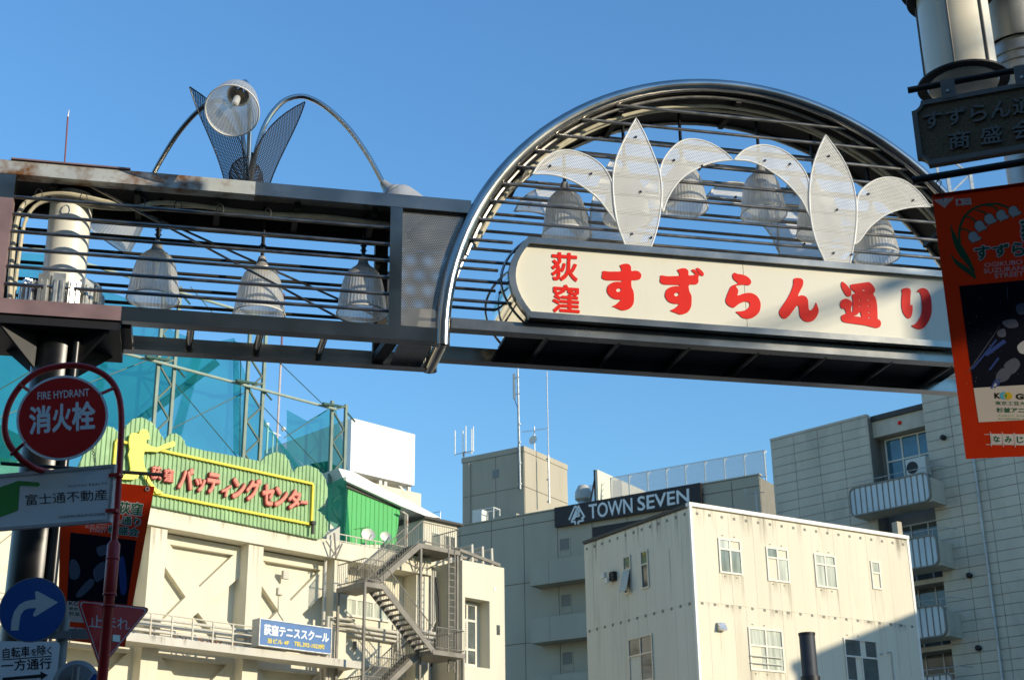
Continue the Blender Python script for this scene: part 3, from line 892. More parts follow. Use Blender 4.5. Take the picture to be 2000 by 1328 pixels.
M_netd = sheer('dense_green_net', (0.02, 0.17, 0.13), 0.40, 0.5, 0.0, tint=(0.4, 0.8, 0.75), var=0.4, scale=0.6)
M_stair = mat('stair_paint', (0.225, 0.205, 0.17), 0.6, 0, 0.25, 2.0)
M_rustrail = mat('rusty_rail_paint', (0.56, 0.52, 0.42), 0.6, 0, 0.1, 3.0, dirt=(0.30, 0.14, 0.06), dscale=2.5, dth=(0.56, 0.72))
M_blue = mat('blue_sign_board', (0.06, 0.16, 0.36), 0.45, 0, 0.1)
M_galv = mat('galvanised_steel', (0.45, 0.46, 0.45), 0.42, 0.55, 0.25, 4.0, 0.1, 15)
M_dkroof = mat('dark_roof_edge', (0.05, 0.045, 0.04), 0.6)

def window(parent, xf, u0, u1, z0, z1, fm, pm, w=-0.03, d=0.06, cols=2, rows=(0.3,), fw=0.05, bars=0, gap=0.0):
    """frame with its panes; rows are fractions from the top where transoms stand"""
    zs = [z1] + [z1 - (z1 - z0) * r for r in rows] + [z0]
    f = MB()
    f.box(u0, u0 + fw, w, w + d, z0, z1).box(u1 - fw, u1, w, w + d, z0, z1)
    f.box(u0 + fw, u1 - fw, w, w + d, z0, z0 + fw).box(u0 + fw, u1 - fw, w, w + d, z1 - fw, z1)
    for z in zs[1:-1]:
        f.box(u0 + fw, u1 - fw, w + 0.004, w + d, z - fw / 2, z + fw / 2)
    for c in range(1, cols):
        u = u0 + (u1 - u0) * c / cols
        f.box(u - fw / 2, u + fw / 2, w + 0.008, w + d, z0 + fw, z1 - fw)
    for b in range(bars):
        z = z0 + (b + 1) * 0.22
        f.tube([(u0, w - 0.03, z), (u1 - 0.12, w - 0.03, z)], 0.018, 6)
    f.xf(xf)
    W = f.build('window', fm, parent)
    for r in range(len(zs) - 1):
        for c in range(cols):
            a, b = u0 + (u1 - u0) * c / cols + fw * 0.3, u0 + (u1 - u0) * (c + 1) / cols - fw * 0.3
            off = 0.012 * ((c + r) % 2)
            MB().box(a, b, w + d * 0.45 + off, w + d * 0.75 + off, zs[r + 1] + fw * 0.3, zs[r] - fw * 0.3).xf(xf).build('pane', M_curtain2 if (pm is M_curtain and (3 * c + 2 * r + int(u0 * 7)) % 3 == 0) else pm, W)
    return W
I4 = Matrix.Identity(4)

def panels(parent, xf, us, zs, mt, w=0.0, th=0.045, gap=0.008, name='wall_panel', skip=None):
    """a field of panels; alike ones share one mesh"""
    cache = {}
    for i in range(len(us) - 1):
        for j in range(len(zs) - 1):
            if skip and skip(us[i], us[i + 1], zs[j], zs[j + 1]):
                continue
            du, dz = us[i + 1] - us[i] - gap, zs[j + 1] - zs[j] - gap
            k = (round(du, 3), round(dz, 3))
            if k not in cache:
                m = MB().box(0, du, 0, th, 0, dz)
                o = m.build(name, mt, parent)
                cache[k] = o
            else:
                o = cache[k].copy()
                COL.objects.link(o)
            o.parent = parent
            o.matrix_local = xf @ Matrix.Translation((us[i] + gap / 2, w + random.uniform(-0.003, 0.003), zs[j] + gap / 2))
def steps(a, b, n):
    return [a + (b - a) * k / n for k in range(n + 1)]

# ================================================================== beige panel building
BE = Fr(at(1347, 985, 45), 31.62)
BL = Fr(BE.o, 31.62 - 90)
XL = Matrix(((0, 1, 0, 0), (-1, 0, 0, 0), (0, 0, 1, 0), (0, 0, 0, 1)))   # left face axes -> building axes
beige = empty('panel_building', BE, 'beige panel building with small windows and rows of grey bolts', 'building')
MB().box(0.05, 9.5, 0.05, 5.9, 0, 13.1).build('wall', M_alcback, beige)
panels(beige, I4, steps(0.02, 9.5, 19), [1.7, 4.5, 7.3, 10.1, 13.05], M_alc, gap=0.005)
panels(beige, XL, steps(-5.95, -0.02, 12), [1.7, 4.5, 7.3, 10.08, 13.05], M_alc, gap=0.005)
MB().box(-0.03, 0.06, -0.03, 0.06, 0, 13.1).build('corner_trim', M_white, beige)
MB().box(9.46, 9.56, -0.02, 0.08, 0, 13.1).build('corner_trim', M_white, beige)
MB().box(-0.04, 9.57, -0.04, 0.16, 13.10, 13.22).build('coping', M_white, beige)
MB().box(-0.04, 0.14, 0.17, 5.98, 13.10, 13.2).build('coping', M_dkroof, beige)
bo, bo2 = MB(), MB()
for z in (12.89, 10.06, 7.2):
    for k in range(19):
        u = 0.27 + k * (9.0 / 18)
        bo.box(u - 0.045, u + 0.045, -0.012, -0.0, z - 0.04, z + 0.04)
    for k in range(13):
        u = -5.78 + k * (5.5 / 12)
        bo2.box(u - 0.045, u + 0.045, -0.012, 0, z - 0.045, z + 0.045)
bo.build('bolt_cover', M_bolt, beige, stuff=True)
bo2.xf(XL).build('bolt_cover', M_bolt, beige, stuff=True)
for i, (a, b, z0, z1) in enumerate(((1.04, 1.96, 11.08, 12.2), (3.0, 3.93, 11.02, 12.13), (5.06, 6.0, 11.02, 12.13))):
    window(beige, I4, a, b, z0, z1, M_framew, M_curtain, -0.04, 0.06, 2, (0.31,), 0.055)
window(beige, I4, 7.6, 8.03, 11.19, 12.15, M_framew, M_curtain, -0.04, 0.06, 1, (0.42,), 0.055)
window(beige, I4, 2.02, 3.42, 8.14, 9.47, M_framew, M_curtain, -0.04, 0.06, 2, (0.42,), 0.055, bars=2)
window(beige, I4, 6.03, 7.52, 8.05, 9.45, M_framew, M_pane, -0.04, 0.06, 2, (0.42,), 0.055)
w5 = window(beige, XL, -3.66, -3.24, 10.93, 12.18, M_frame, M_pane, -0.04, 0.06, 1, (0.36,), 0.05)
MB().box(-3.64, -3.26, -0.02, 0.0, 10.96, 11.7).xf(XL @ Matrix.Translation((0, -0.05, 11.7)) @ Matrix.Rotation(R(-14), 4, 'X') @ Matrix.Translation((0, 0.0, -11.7))).build('open_sash', M_frame, w5)
window(beige, XL, -2.68, -2.28, 10.93, 12.17, M_frame, M_pane, -0.04, 0.06, 1, (0.36,), 0.05)
window(beige, XL, -3.56, -2.26, 8.02, 9.46, M_frame, M_pane, -0.04, 0.06, 2, (0.4,), 0.05)
fl_ = MB().box(-4.3, -4.06, -0.16, -0.005, 11.48, 11.78).xf(XL).build('floodlight', M_black, beige)
MB().box(-4.62, -4.4, -0.3, -0.17, 11.62, 11.8).xf(XL).build('lamp_head', M_framew, fl_)
MB().box(-4.45, -4.28, -0.26, -0.17, 11.42, 11.6).xf(XL).build('lamp_head', M_framew, fl_)
q = MB().add([(0.78, -0.002, 9.5), (1.05, -0.002, 9.5), (1.05, -0.002, 9.25), (0.78, -0.002, 9.25), (0.78, -0.1, 9.5), (1.05, -0.1, 9.5), (1.05, -0.2, 9.27), (0.78, -0.2, 9.27)], [(4, 5, 1, 0), (7, 6, 5, 4), (0, 3, 7, 4), (1, 5, 6, 2), (3, 2, 6, 7)])
q.build('vent_hood', M_alu, beige)
q = MB()
for a, b, z in ((8.0, 7.6, 9.3),):
    q.tube([(7.62, -0.05, 9.02), (7.75, -0.05, 9.06)], 0.02, 6)
    q.tube([(7.95, -0.05, 9.1), (8.12, -0.05, 9.12), (8.14, -0.05, 9.05), (8.14, -0.05, 7.2)], 0.02, 6)
q.build('drain_pipe', M_galv, beige)
MB().box(9.2, 9.42, 0.1, 0.35, 13.2, 13.72).build('roof_vent', M_town, beige)
wb = MB()
for a, b, z0, z1 in ((1.04, 1.96, 11.08, 12.2), (3.0, 3.93, 11.02, 12.13), (5.06, 6.0, 11.02, 12.13), (2.02, 3.42, 8.14, 9.47), (6.03, 7.52, 8.05, 9.45)):
    for u in (a + 0.2, a + 0.68):
        wb.box(u - 0.03, u + 0.03, -0.012, 0, z1 + 0.08, z1 + 0.11)
        wb.box(u - 0.03, u + 0.03, -0.012, 0, z0 - 0.11, z0 - 0.08)
wb.build('window_bolts', M_bolt, beige, stuff=True)

ss = MB()
random.seed(5)
for a, b, z in ((1.04, 1.96, 11.06), (3.0, 3.93, 11.0), (5.06, 6.0, 11.0), (7.6, 8.03, 11.17), (2.02, 3.42, 8.12), (6.03, 7.52, 8.03)):
    stain(ss, a - 0.03, a + 0.12, z - random.uniform(0.6, 1.3), z, -0.006)
    stain(ss, b - 0.12, b + 0.03, z - random.uniform(0.6, 1.3), z, -0.006)
    stain(ss, a + 0.15, b - 0.15, z - 0.4, z, -0.006)
for k in range(14):
    u = random.uniform(0.2, 9.2)
    stain(ss, u, u + random.uniform(0.1, 0.5), 13.09 - random.uniform(0.3, 1.1), 13.09, -0.006)
for k in range(10):
    u = random.uniform(0.2, 8.9)
    stain(ss, u, u + random.uniform(0.3, 0.9), 10.08 - random.uniform(0.12, 0.35), 10.1, -0.0065)
ss.build('rain_streaks', M_stain, beige, stuff=True)
rs = MB()
stain(rs, 0.9, 0.94, 8.4, 9.24, -0.006)
stain(rs, 5.0, 5.6, 9.95, 10.1, -0.007)
rs.build('rust_streaks', M_rstain, beige, stuff=True)
sl = MB()
for k in range(12):
    u = random.uniform(-5.8, -0.4)
    stain(sl, u, u + random.uniform(0.1, 0.4), 13.09 - random.uniform(0.4, 1.6), 13.09, -0.006)
stain(sl, -3.62, -3.5, 10.0, 10.9, -0.006)
stain(sl, -1.6, -1.5, 9.9, 11.6, -0.006)
stain(sl, -1.2, -1.12, 10.2, 12.0, -0.006)
sl.xf(XL).build('rain_streaks', M_stain, beige, stuff=True)

flue_f = Fr(at(1580, 1290, 36), 31.62)
flue = empty('flue_pipe', flue_f, 'dark cylindrical flue pipe standing in front of the beige panel building', 'pipe')
zt = flue_f.px(1578, 1236)[1]
MB().lathe([(0.19, 0), (0.19, zt)], 28, cap1=True).build('pipe', mat('dark_flue', (0.035, 0.04, 0.05), 0.5, 0.3, 0.3, 3.0), flue, True)
MB().lathe([(0.20, zt - 0.06), (0.205, zt), (0.17, zt + 0.004), (0.17, zt - 0.05)], 28).build('collar', M_black, flue, True)
zc = flue_f.px(1582, 1322)[1]
MB().lathe([(0.23, zc - 0.1), (0.23, zc + 0.02), (0.19, zc + 0.03)], 28).build('clamp_band', M_black, flue, True)

# ================================================================== town building with the dark roof sign
T = Fr(at(1088, 1032, 110), -32.8)
town = empty('shopping_building', T, 'large grey shopping building with a rooftop tower and a dark TOWN SEVEN sign', 'building')
MB().box(-16, 17.0, 0.06, 26, 0, 29.6).build('wall', M_townj, town)
def tskip(a, b, c, d):
    return (a > -0.1 and a < 12.6 and c > 28.2 and d < 29.9) or (0 < a < 16 and (c == 24.4 or c == 19.8 or c == 15.2) and a > 0.0 and b < 13.0)
us = [-16 + 0.0, -12.2, -9.15, -6.1, -3.05, 0.03, 3.1, 6.15, 9.2, 12.55, 14.8, 17.0]
panels(town, I4, us, [10.6, 15.2, 19.8, 24.4, 28.97, 29.75], M_town, 0.0, 0.05, 0.06)
MB().box(-16.05, 17.05, -0.05, 0.4, 29.76, 29.86).build('coping', M_town, town)
sg = MB().box(0.0, 12.5, -0.35, -0.06, 28.3, 29.84).build('sign_band', M_brown, town)
def ttext(t, quad, bold, res=3):
    Q = [T.px(x, y, -0.36) for x, y in quad]
    solid(text_geo(t, bold, res), quad_fn(*Q), -0.40, -0.351).build('letter', M_letterw, sg)
ttext('TOWN', [(1150, 985), (1235, 971.5), (1236, 1001), (1151, 1013.5)], 0.012)
ttext('SEVEN', [(1245, 970), (1345.5, 953.5), (1346.5, 980), (1246, 998)], 0.012)
# tree like emblem of three angled strokes
em = MB()
def emp(L):
    Q = [T.px(1000 + x / 4.0, 900 + y / 4.0, -0.36) for x, y in L]
    for a, b in zip(Q[:-1], Q[1:]):
        em.bar((a[0], -0.375, a[1]), (b[0], -0.375, b[1]), 0.05, 0.13, (-(b[1] - a[1]), 0, b[0] - a[0]))
emp([(447, 460), (494, 352)])
emp([(494, 352), (530, 400)])
emp([(466, 474), (518, 352), (568, 438), (545, 444), (560, 466), (518, 472), (520, 494)])
emp([(462, 476), (494, 472), (496, 496)])
emp([(485, 458), (512, 398), (530, 428), (500, 434)])
em.build('emblem', M_letterw, sg)
# flat dark sheets standing in for shaded openings, and balconies
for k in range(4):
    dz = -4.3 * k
    MB().box(3.15, 12.0, -0.02, 0.03, 25.55 + dz, 27.9 + dz).build('opening_shade', M_brown, town)
    w_ = window(town, I4, 0.15, 1.15, 25.98 + dz, 27.45 + dz, M_town, M_tilej, -0.03, 0.05, 1, (0.68,), 0.08)
    bz = MB().box(-1.62, 3.2, -1.5, -1.35, 23.75 + dz, 25.55 + dz).box(-1.62, -1.5, -1.35, -0.01, 23.75 + dz, 25.55 + dz)
    bz.box(-1.5, 3.2, -1.35, -0.01, 23.78 + dz, 23.95 + dz)
    bz.box(3.08, 3.2, -1.35, -0.01, 23.95 + dz, 25.55 + dz)
    bb_ = MB()
    bal = bz.build('balcony', M_town, town)
    MB().box(0.05, 0.08, -1.505, -1.5, 23.75 + dz, 25.55 + dz).build('joint', M_townj, bal)
    MB().box(3.2, 12.0, -1.5, -0.01, 23.75 + dz, 25.5 + dz).build('balcony', M_town, town)
# rooftop tower
ph = MB().box(-12.35, -6.15, 5.06, 12.0, 29.6, 37.1).build('rooftop_tower', M_townj, town)
panels(ph, I4, [-12.4, -8.95, -6.1], [29.7, 33.7, 36.75], M_town, 5.0, 0.055, 0.05)
panels(ph, Matrix(((0, -1, 0, -6.1), (1, 0, 0, 0), (0, 0, 1, 0), (0, 0, 0, 1))), [5.05, 12.05], [29.7, 33.7, 36.75], M_town, -0.02, 0.06, 0.05)
MB().box(-12.45, -6.05, 4.95, 12.1, 36.76, 37.22).build('coping', M_town, ph)
MB().box(-9.25, -8.65, 4.96, 5.0, 34.9, 35.6).build('louvre', mat('grey_louvre', (0.22, 0.23, 0.22), 0.5, 0.3), ph)
MB().tube([(-11.6, 4.9, 29.6), (-11.6, 4.9, 36.6)], 0.09, 8).build('pipe', M_town, ph, True)
MB().box(-12.6, -12.41, 5.4, 5.9, 32.5, 34.2).box(-12.6, -12.41, 5.5, 5.8, 34.4, 34.8).build('junction_box', M_townj, ph)
# mast with panel antenna
def mast(px0, px1, w, z0, r, name, label):
    u0 = T.px(*px0, w)
    u1 = T.px(*px1, w)
    e = empty(name, T, label, 'antenna', loc=T.o + T.u * u0[0] + T.w * w + Vector((0, 0, z0)))
    H = u1[1] - z0
    MB().tube([(0, 0, 0), (u1[0] - u0[0], 0, H)], r, 10).build('pole', M_galv, e, True)
    return e, H
e, H = mast((1016, 960), (1011, 722), 4.6, 33.4, 0.085, 'cell_mast', 'tall galvanised mast with a panel antenna at its top on the rooftop tower')
MB().box(-0.52, -0.38, -0.12, 0.06, H - 2.6, H - 0.3).build('panel_antenna', mat('pale_antenna', (0.62, 0.60, 0.52), 0.5), e)
for zz in (H - 2.2, H - 0.7):
    MB().bar((-0.38, 0, zz), (0.1, 0, zz), 0.08, 0.06).build('bracket', M_galv, e)
for zz in (0.4, 2.2, 4.0, 5.6):
    MB().lathe([(0.085, zz), (0.15, zz), (0.15, zz + 0.1), (0.085, zz + 0.1)], 10).build('collar', M_galv, e)
MB().tube([(-0.14, 0, 0), (-0.14, 0, H - 3.4), (-0.3, 0, H - 3.0), (-0.42, 0, H - 2.6)], 0.03, 6).build('cable', M_black, e, True)
MB().tube([(0, 0, H), (0, 0, H + 0.5)], 0.02, 6).build('tip', M_galv, e)
e, H = mast((1072, 945), (1068, 726), 7.0, 32.5, 0.045, 'whip_antenna', 'thin tall whip antenna fixed to the sunlit side of the rooftop tower')
MB().tube([(0, 0, 0), (0, 0, 4.2)], 0.08, 8).build('sleeve', M_galv, e, True)
for zz in (0.1, 2.0, 3.8):
    MB().box(-0.2, 0.06, -0.06, 0.06, zz, zz + 0.12).build('bracket', M_galv, e)
cx, cz = T.px(1044, 865, 9.0)
e = empty('dish_mast', T, 'short pole with a small dish and television aerial on the rooftop tower', 'antenna', loc=T.o + T.u * cx + T.w * 9.0 + Vector((0, 0, 37.2)))
MB().tube([(0, 0, 0), (0, 0, 3.0)], 0.05, 8).build('pole', M_galv, e, True)
q = MB().lathe([(0.42, 0.12), (0.3, 0.05), (0.1, 0.0), (0.0, 0.0)], 18)
q.xf(Matrix.Translation((0, -0.15, 1.7)) @ Matrix.Rotation(R(80), 4, 'X')).build('dish', M_white, e, True)
q = MB().tube([(-1.3, 0, 2.75), (1.3, 0, 2.6)], 0.02, 5)
for k in range(9):
    q.tube([(-1.2 + 0.29 * k, -0.3, 2.74 - 0.016 * k), (-1.2 + 0.29 * k, 0.3, 2.74 - 0.016 * k)], 0.012, 4)
q.build('aerial', M_galv, e)
# cluster of white rods
cx, cz = T.px(906, 890, 6.0)
e = empty('rod_antenna_cluster', T, 'cluster of upright white rod antennas on the left end of the rooftop tower', 'antenna', loc=T.o + T.u * cx + T.w * 6.0 + Vector((0, 0, 37.2)))
MB().tube([(0, 0, 0), (0, 0, 0.9)], 0.06, 8).build('stem', M_townj, e, True)
fr4 = MB()
rods = [(-0.95, 0), (-0.45, 0.5), (0.45, 0.55), (0.55, -0.5), (1.0, 0)]
for a, b in rods:
    fr4.tube([(0, 0, 0.85), (a, b, 0.85)], 0.03, 6)
fr4.build('spider_frame', M_galv, e)
for a, b in rods:
    MB().tube([(a, b, 0.75), (a, b, 3.05)], 0.05, 8).build('rod', M_white, e, True)
# roof clutter and safety fence
fz, ft = 29.9, 31.75
fence = empty('roof_fence', T, 'pale see through mesh fence along the roof edge above the dark sign', 'fence', loc=T.o + T.u * 4.2 + T.w * 1.2 + Vector((0, 0, 29.6)))
for k in range(9):
    u = k * 1.6
    MB().bar((u, 0, 0), (u, 0, 2.3), 0.07, 0.07).build('post', M_white, fence)
    MB().bar((u, 0, 2.0), (u, 0.5, 2.35), 0.05, 0.05).build('strut', M_white, fence)
M_mesh = sheer('fence_mesh', (0.75, 0.75, 0.74), 0.66, 0.4, 0.0, var=0.1)
MB().box(0, 12.9, 0.04, 0.05, 0.3, 2.25).build('mesh', M_mesh, fence)
MB().box(-3.0, 0.0, 1.8, 1.81, 0.8, 2.6).build('mesh', M_mesh, fence)
MB().bar((0, 0, 2.28), (12.9, 0, 2.28), 0.06, 0.05).build('rail', M_white, fence)
MB().bar((0, 0, 0.3), (12.9, 0, 0.3), 0.06, 0.05).build('rail', M_white, fence)
e = empty('roof_wall', T, 'white sloping roof wall with a dark upright edge beside the mushroom vent', 'wall', loc=T.o + T.w * 0.6 + Vector((0, 0, 29.6)))
MB().box(3.2, 3.4, 0.0, 8.2, 0.0, 2.95).build('panel', M_cream, e)
MB().box(3.0, 3.19, 0.1, 0.6, 0, 3.0).build('edge_post', M_brown, e)
MB().bar((3.0, -0.6, 0.1), (3.05, 0.2, 2.4), 0.1, 0.1).build('stay', M_brown, e)
cx, cz = T.px(1140, 985, 3)
e = empty('mushroom_vent', T, 'round grey mushroom vent on the roof behind the dark sign', 'vent', loc=T.o + T.u * cx + T.w * 3 + Vector((0, 0, 29.6)))
MB().lathe([(0.55, 0), (0.55, 1.0), (0.42, 1.2), (0.42, 1.5)], 20).build('duct', M_galv, e, True)
MB().lathe([(0.5, 1.35), (0.68, 1.5), (0.66, 2.1), (0.4, 2.6), (0.0, 2.75)], 22, cap0=True).build('cowl', mat('pale_cowl', (0.45, 0.45, 0.40), 0.5), e, True)
MB().box(-1.1, 0.9, -0.6, 0.5, 0.0, 0.62).build('plinth', M_townj, e)
cx, cz = T.px(950, 1000, 2)
e = empty('condenser_unit', T, 'white air conditioner unit with a side frame on the grey roof', 'air conditioner', loc=T.o + T.u * cx + T.w * 2 + Vector((0, 0, 29.6)))
MB().box(-1.4, -0.55, 0, 0.9, 0, 1.9).build('case', M_white, e)
q = MB()
for x, y in ((-0.5, 0), (0.7, 0), (-0.5, 0.9), (0.7, 0.9)):
    q.bar((x, y, 0), (x, y, 1.9), 0.07, 0.07)
q.bar((-0.5, 0, 1.85), (0.7, 0, 1.85), 0.07, 0.07).bar((-0.5, 0.9, 1.85), (0.7, 0.9, 1.85), 0.07, 0.07).bar((0.7, 0, 1.85), (0.7, 0.9, 1.85), 0.07, 0.07)
q.build('frame', M_white, e)
MB().box(0.9, 2.9, 0, 1.2, 0, 1.05).build('duct_box', M_town, e)
e = empty('roof_railing', T, 'thin grey roof railing left of the rooftop tower', 'railing', loc=T.o + T.u * -15.8 + T.w * 0.3 + Vector((0, 0, 29.86)))
for k in range(6):
    MB().tube([(k * 0.9, 0, 0), (k * 0.9, 0, 1.5)], 0.03, 6).build('post', M_galv, e)
for zz in (0.5, 1.0, 1.5):
    MB().tube([(0, 0, zz), (4.5, 0, zz)], 0.025, 6).build('rail', M_galv, e)
aer_f = Fr(at(1478, 995, 95), -20)
zb_ = aer_f.px(1478, 1000)[1]
e = empty('roof_aerial', aer_f, 'small television aerial in front of the grey wall right of the dark sign', 'antenna', loc=aer_f.o + Vector((0, 0, zb_ - 2)))
MB().tube([(0, 0, 0), (0, 0, 3.4)], 0.035, 6).build('pole', M_galv, e)
q = MB().tube([(-0.6, 0, 3.3), (0.6, 0, 3.3)], 0.02, 5)
for k in range(6):
    q.tube([(-0.5 + 0.2 * k, -0.3, 3.3), (-0.5 + 0.2 * k, 0.3, 3.3)], 0.012, 4)
q.tube([(-0.75, 0, 3.75), (-0.62, 0, 3.3), (-0.7, 0, 2.9)], 0.02, 5)
q.build('aerial', M_galv, e)

# ================================================================== grey tiled apartment block on the right
G = Fr(at(1507, 900, 68), -44)
grey = empty('apartment_block', G, 'tall grey tiled apartment block with rounded ribbed balconies behind the red banner', 'building')
MB().box(0.06, 5.3, 0.06, 8, 0, 21.9).build('wall', M_tilej, grey)
MB().box(5.1, 8.1, 1.0, 8, 0, 21.3).build('wall', M_tilej, grey)
MB().box(8.15, 14.3, 0.06, 10, 0, 26.5).build('wall', M_tilej, grey)
tz = [9.6 + 0.4405 * k for k in range(29)]
panels(grey, I4, steps(0.0, 5.25, 4), tz[8:], M_tile, 0.0, 0.05, 0.022, 'tile')
panels(grey, I4, [8.1, 9.35, 10.65, 11.95, 13.25, 14.3], [8.2 + 0.4405 * k for k in range(36)], M_tile, 0.0, 0.05, 0.022, 'tile')
MB().box(8.1, 14.32, 0.0, 0.05, 24.08, 26.5).build('upper_wall', M_tile, grey)
MB().box(0.0, 5.28, -0.02, 0.3, 21.94, 22.06).build('coping', M_tile, grey)
# end face of the left slab, right face of the tall block
MB().box(5.25, 5.30, 0.0, 2.0, 12, 21.94).build('slab_end', M_tile, grey)
MB().box(14.3, 14.36, 0.06, 10, 0, 26.5).build('side_wall', M_tile, grey)
MB().box(5.2, 8.15, 0.4, 0.95, 21.0, 21.75).build('lintel', M_tile, grey)
MB().add([(5.3, 0.3, 21.76), (8.2, 0.3, 21.76), (8.2, 0.3, 22.0), (5.3, 0.3, 22.0), (5.3, 1.6, 21.76), (8.2, 1.6, 21.76), (8.2, 1.6, 22.0), (5.3, 1.6, 22.0)], [(0, 1, 2, 3), (4, 7, 6, 5), (0, 4, 5, 1), (3, 2, 6, 7), (0, 3, 7, 4), (1, 5, 6, 2)]).build('canopy', M_dkroof, grey)
MB().lathe([(0.1, 0), (0.07, 0.06), (0, 0.07)], 12, cap0=True).xf(Matrix.Translation((6.7, 0.39, 21.4)) @ Matrix.Rotation(R(90), 4, 'X')).build('alarm_lamp', M_red, grey, True)
for k in range(5):
    z = 18.0 - 2.83 * k
    if k == 0:
        window(grey, I4, 5.55, 8.05, 18.0, 20.95, M_framew, M_bpane, 0.9, 0.08, 3, (0.36, 0.7), 0.07)
    else:
        window(grey, I4, 5.55, 8.05, z - 0.95, z + 1.7, M_frame, M_pane, 0.9, 0.08, 3, (0.36, 0.7), 0.06)
        MB().box(5.27, 8.13, 0.05, 0.99, z - 1.2, z - 1.0).build('floor_slab', M_tile, grey)
# the block stands farther back than its plan was drawn for, so it is that much larger
_go = at(1507, 900, 85)
grey.location = (_go.x, _go.y, -0.4)
grey.scale = (1.25, 1.25, 1.25)
# balconies
def balcony(z0, z1, u0, u1):
    r = 0.28
    def rr(u0, u1, z0, z1, r):
        L = []
        for cx, cz, a0 in ((u1 - r, z1 - r, 0), (u0 + r, z1 - r, 90), (u0 + r * 0.8, z0 + r * 0.8, 180), (u1 - r, z0 + r, 270)):
            q = r * 0.8 if a0 == 180 else r
            for k in range(5):
                t = R(a0 + k * 22.5)
                L.append((cx + q * math.cos(t), cz + q * math.sin(t)))
        return L
    b = MB().box(u0 + 0.1, u1 + 0.05, -1.1, -0.01, z0, z0 + 0.16)
    b.box(u1 - 0.04, u1 + 0.06, -1.1, -0.01, z0 + 0.16, z1 - 0.28)
    B = b.build('balcony', M_tile, grey)
    lo, li = rr(u0, u1, z0, z1, r), rr(u0 + 0.06, u1 - 0.06, z0 + 0.06, z1 - 0.06, r - 0.05)
    ring(lo, li, -1.22, -1.12).build('front_frame', M_tilej, B)
    MB().prism(li, -1.17, -1.14).build('ribbed_panel', M_rib, B)
    n = max(4, int(round((u1 - u0) / 0.28)))
    rb = None
    for k in range(1, n):
        u = u0 + (u1 - u0) * k / n
        if rb is None:
            rb = MB().box(-0.018, 0.018, -1.21, -1.171, z0 + 0.05, z1 - 0.05).build('rib', M_tilej, B)
        else:
            c = rb.copy(); COL.objects.link(c); c.parent = B; rb_ = c
            c.location = (u, 0, 0)
            continue
        rb.location = (u, 0, 0)
    MB().tube([(u0 + 0.2, -1.1, z1 + 0.22), (u1 + 0.3, -1.1, z1 + 0.22), (u1 + 0.55, -0.4, z1 + 0.22)], 0.018, 6).build('handrail', M_galv, B)
    MB().tube([(u0 + 0.8, -1.1, z1), (u0 + 0.8, -1.1, z1 + 0.22)], 0.015, 5).build('rail_post', M_galv, B)
    MB().tube([(u1 - 0.2, -1.1, z1 - 0.1), (u1 - 0.2, -1.1, z1 + 0.22)], 0.015, 5).build('rail_post', M_galv, B)
for z0, z1, u0, u1 in ((17.15, 18.45, 4.7, 8.62), (14.4, 15.74, 4.9, 8.65), (11.48, 12.8, 4.9, 8.63), (8.7, 10.0, 4.9, 8.63)):
    balcony(z0, z1, u0, u1)
for u, wd in ((10.22, 0.055), (12.6, 0.055)):
    MB().tube([(u, -0.1, 0), (u, -0.1, 26.4)], wd, 8).build('downpipe', M_galv, grey, True)
for z in (20.1, 14.0, 11.0):
    q = MB().lathe([(0.12, 0), (0.12, 0.16), (0.05, 0.22)], 12, cap0=True, cap1=True).xf(Matrix.Translation((8.95 if z > 15 else 9.35, -0.01, z)) @ Matrix.Rotation(R(90), 4, 'X'))
    q.build('vent_cap', M_black, grey, True)
bx = MB().box(7.35, 8.3, -0.7, -0.3, 18.5, 19.3).build('condenser', M_frame, grey)
MB().lathe([(0.27, 0), (0.27, 0.02), (0, 0.02)], 18).xf(Matrix.Translation((7.65, -0.7, 18.9)) @ Matrix.Rotation(R(90), 4, 'X')).build('fan_grille', M_black, bx, True)

# far lattice antenna tower seen past the hoop
lt = Fr(at(1878, 380, 120), 0)
ztop = lt.px(1878, 325)[1]
e = empty('lattice_mast', lt, 'far grey lattice mast showing between the hoop and the metal plaque', 'mast', loc=lt.o)
hx = 1.0
for sx in (-1, 1):
    MB().bar((sx * hx, 0, 0), (sx * hx, 0, ztop - 0.6), 0.28, 0.28).build('leg', M_galv, e)
MB().bar((-1.75, 0.2, ztop - 6), (-1.75, 0.2, ztop + 0.6), 0.2, 0.2).build('leg', M_galv, e)
q = MB()
k = 0
z = ztop - 16
while z < ztop - 0.8:
    s_ = 1 if k % 2 else -1
    q.bar((-hx * s_, 0, z), (hx * s_, 0, z + 1.9), 0.14, 0.14)
    q.bar((-hx, 0, z), (hx, 0, z), 0.14, 0.14)
    z += 1.9
    k += 1
q.build('bracing', M_galv, e, stuff=True)

# ================================================================== batting centre building
B = Fr(at(300, 1000, 58), 44.5)
bat = empty('batting_centre_building', B, 'sunlit cream concrete building with raised X panels, pipes and walkways under the green roof sign', 'building')
MB().box(-18, 9.75, 0.92, 30, 0, 16.2).build('wall', M_cream, bat)
MB().box(9.75, 14.5, 0.92, 30, 0, 16.2).build('wall', M_cream, bat)
MB().box(-18, 14.5, -0.15, 1.0, 15.55, 16.3).build('cornice', M_cream, bat)
MB().box(-18, 14.5, 1.0, 30, 16.2, 16.28).build('roof', M_cream2, bat)
for u in (-17.8, -13.45, -8.95, -4.5, -0.05, 4.57, 9.05, 13.74):
    MB().box(u, u + 0.74, 0.0, 0.915, 0, 15.54).build('pilaster', M_cream, bat)
    if u < 9.0:
        pass
def z7(x, y): return (200 + x / 3.846, 1000 + y / 3.846)
WF = 0.62
t_top = B.pts([z7(*p) for p in [(505, 240), (985, 320), (722, 560)]], WF)
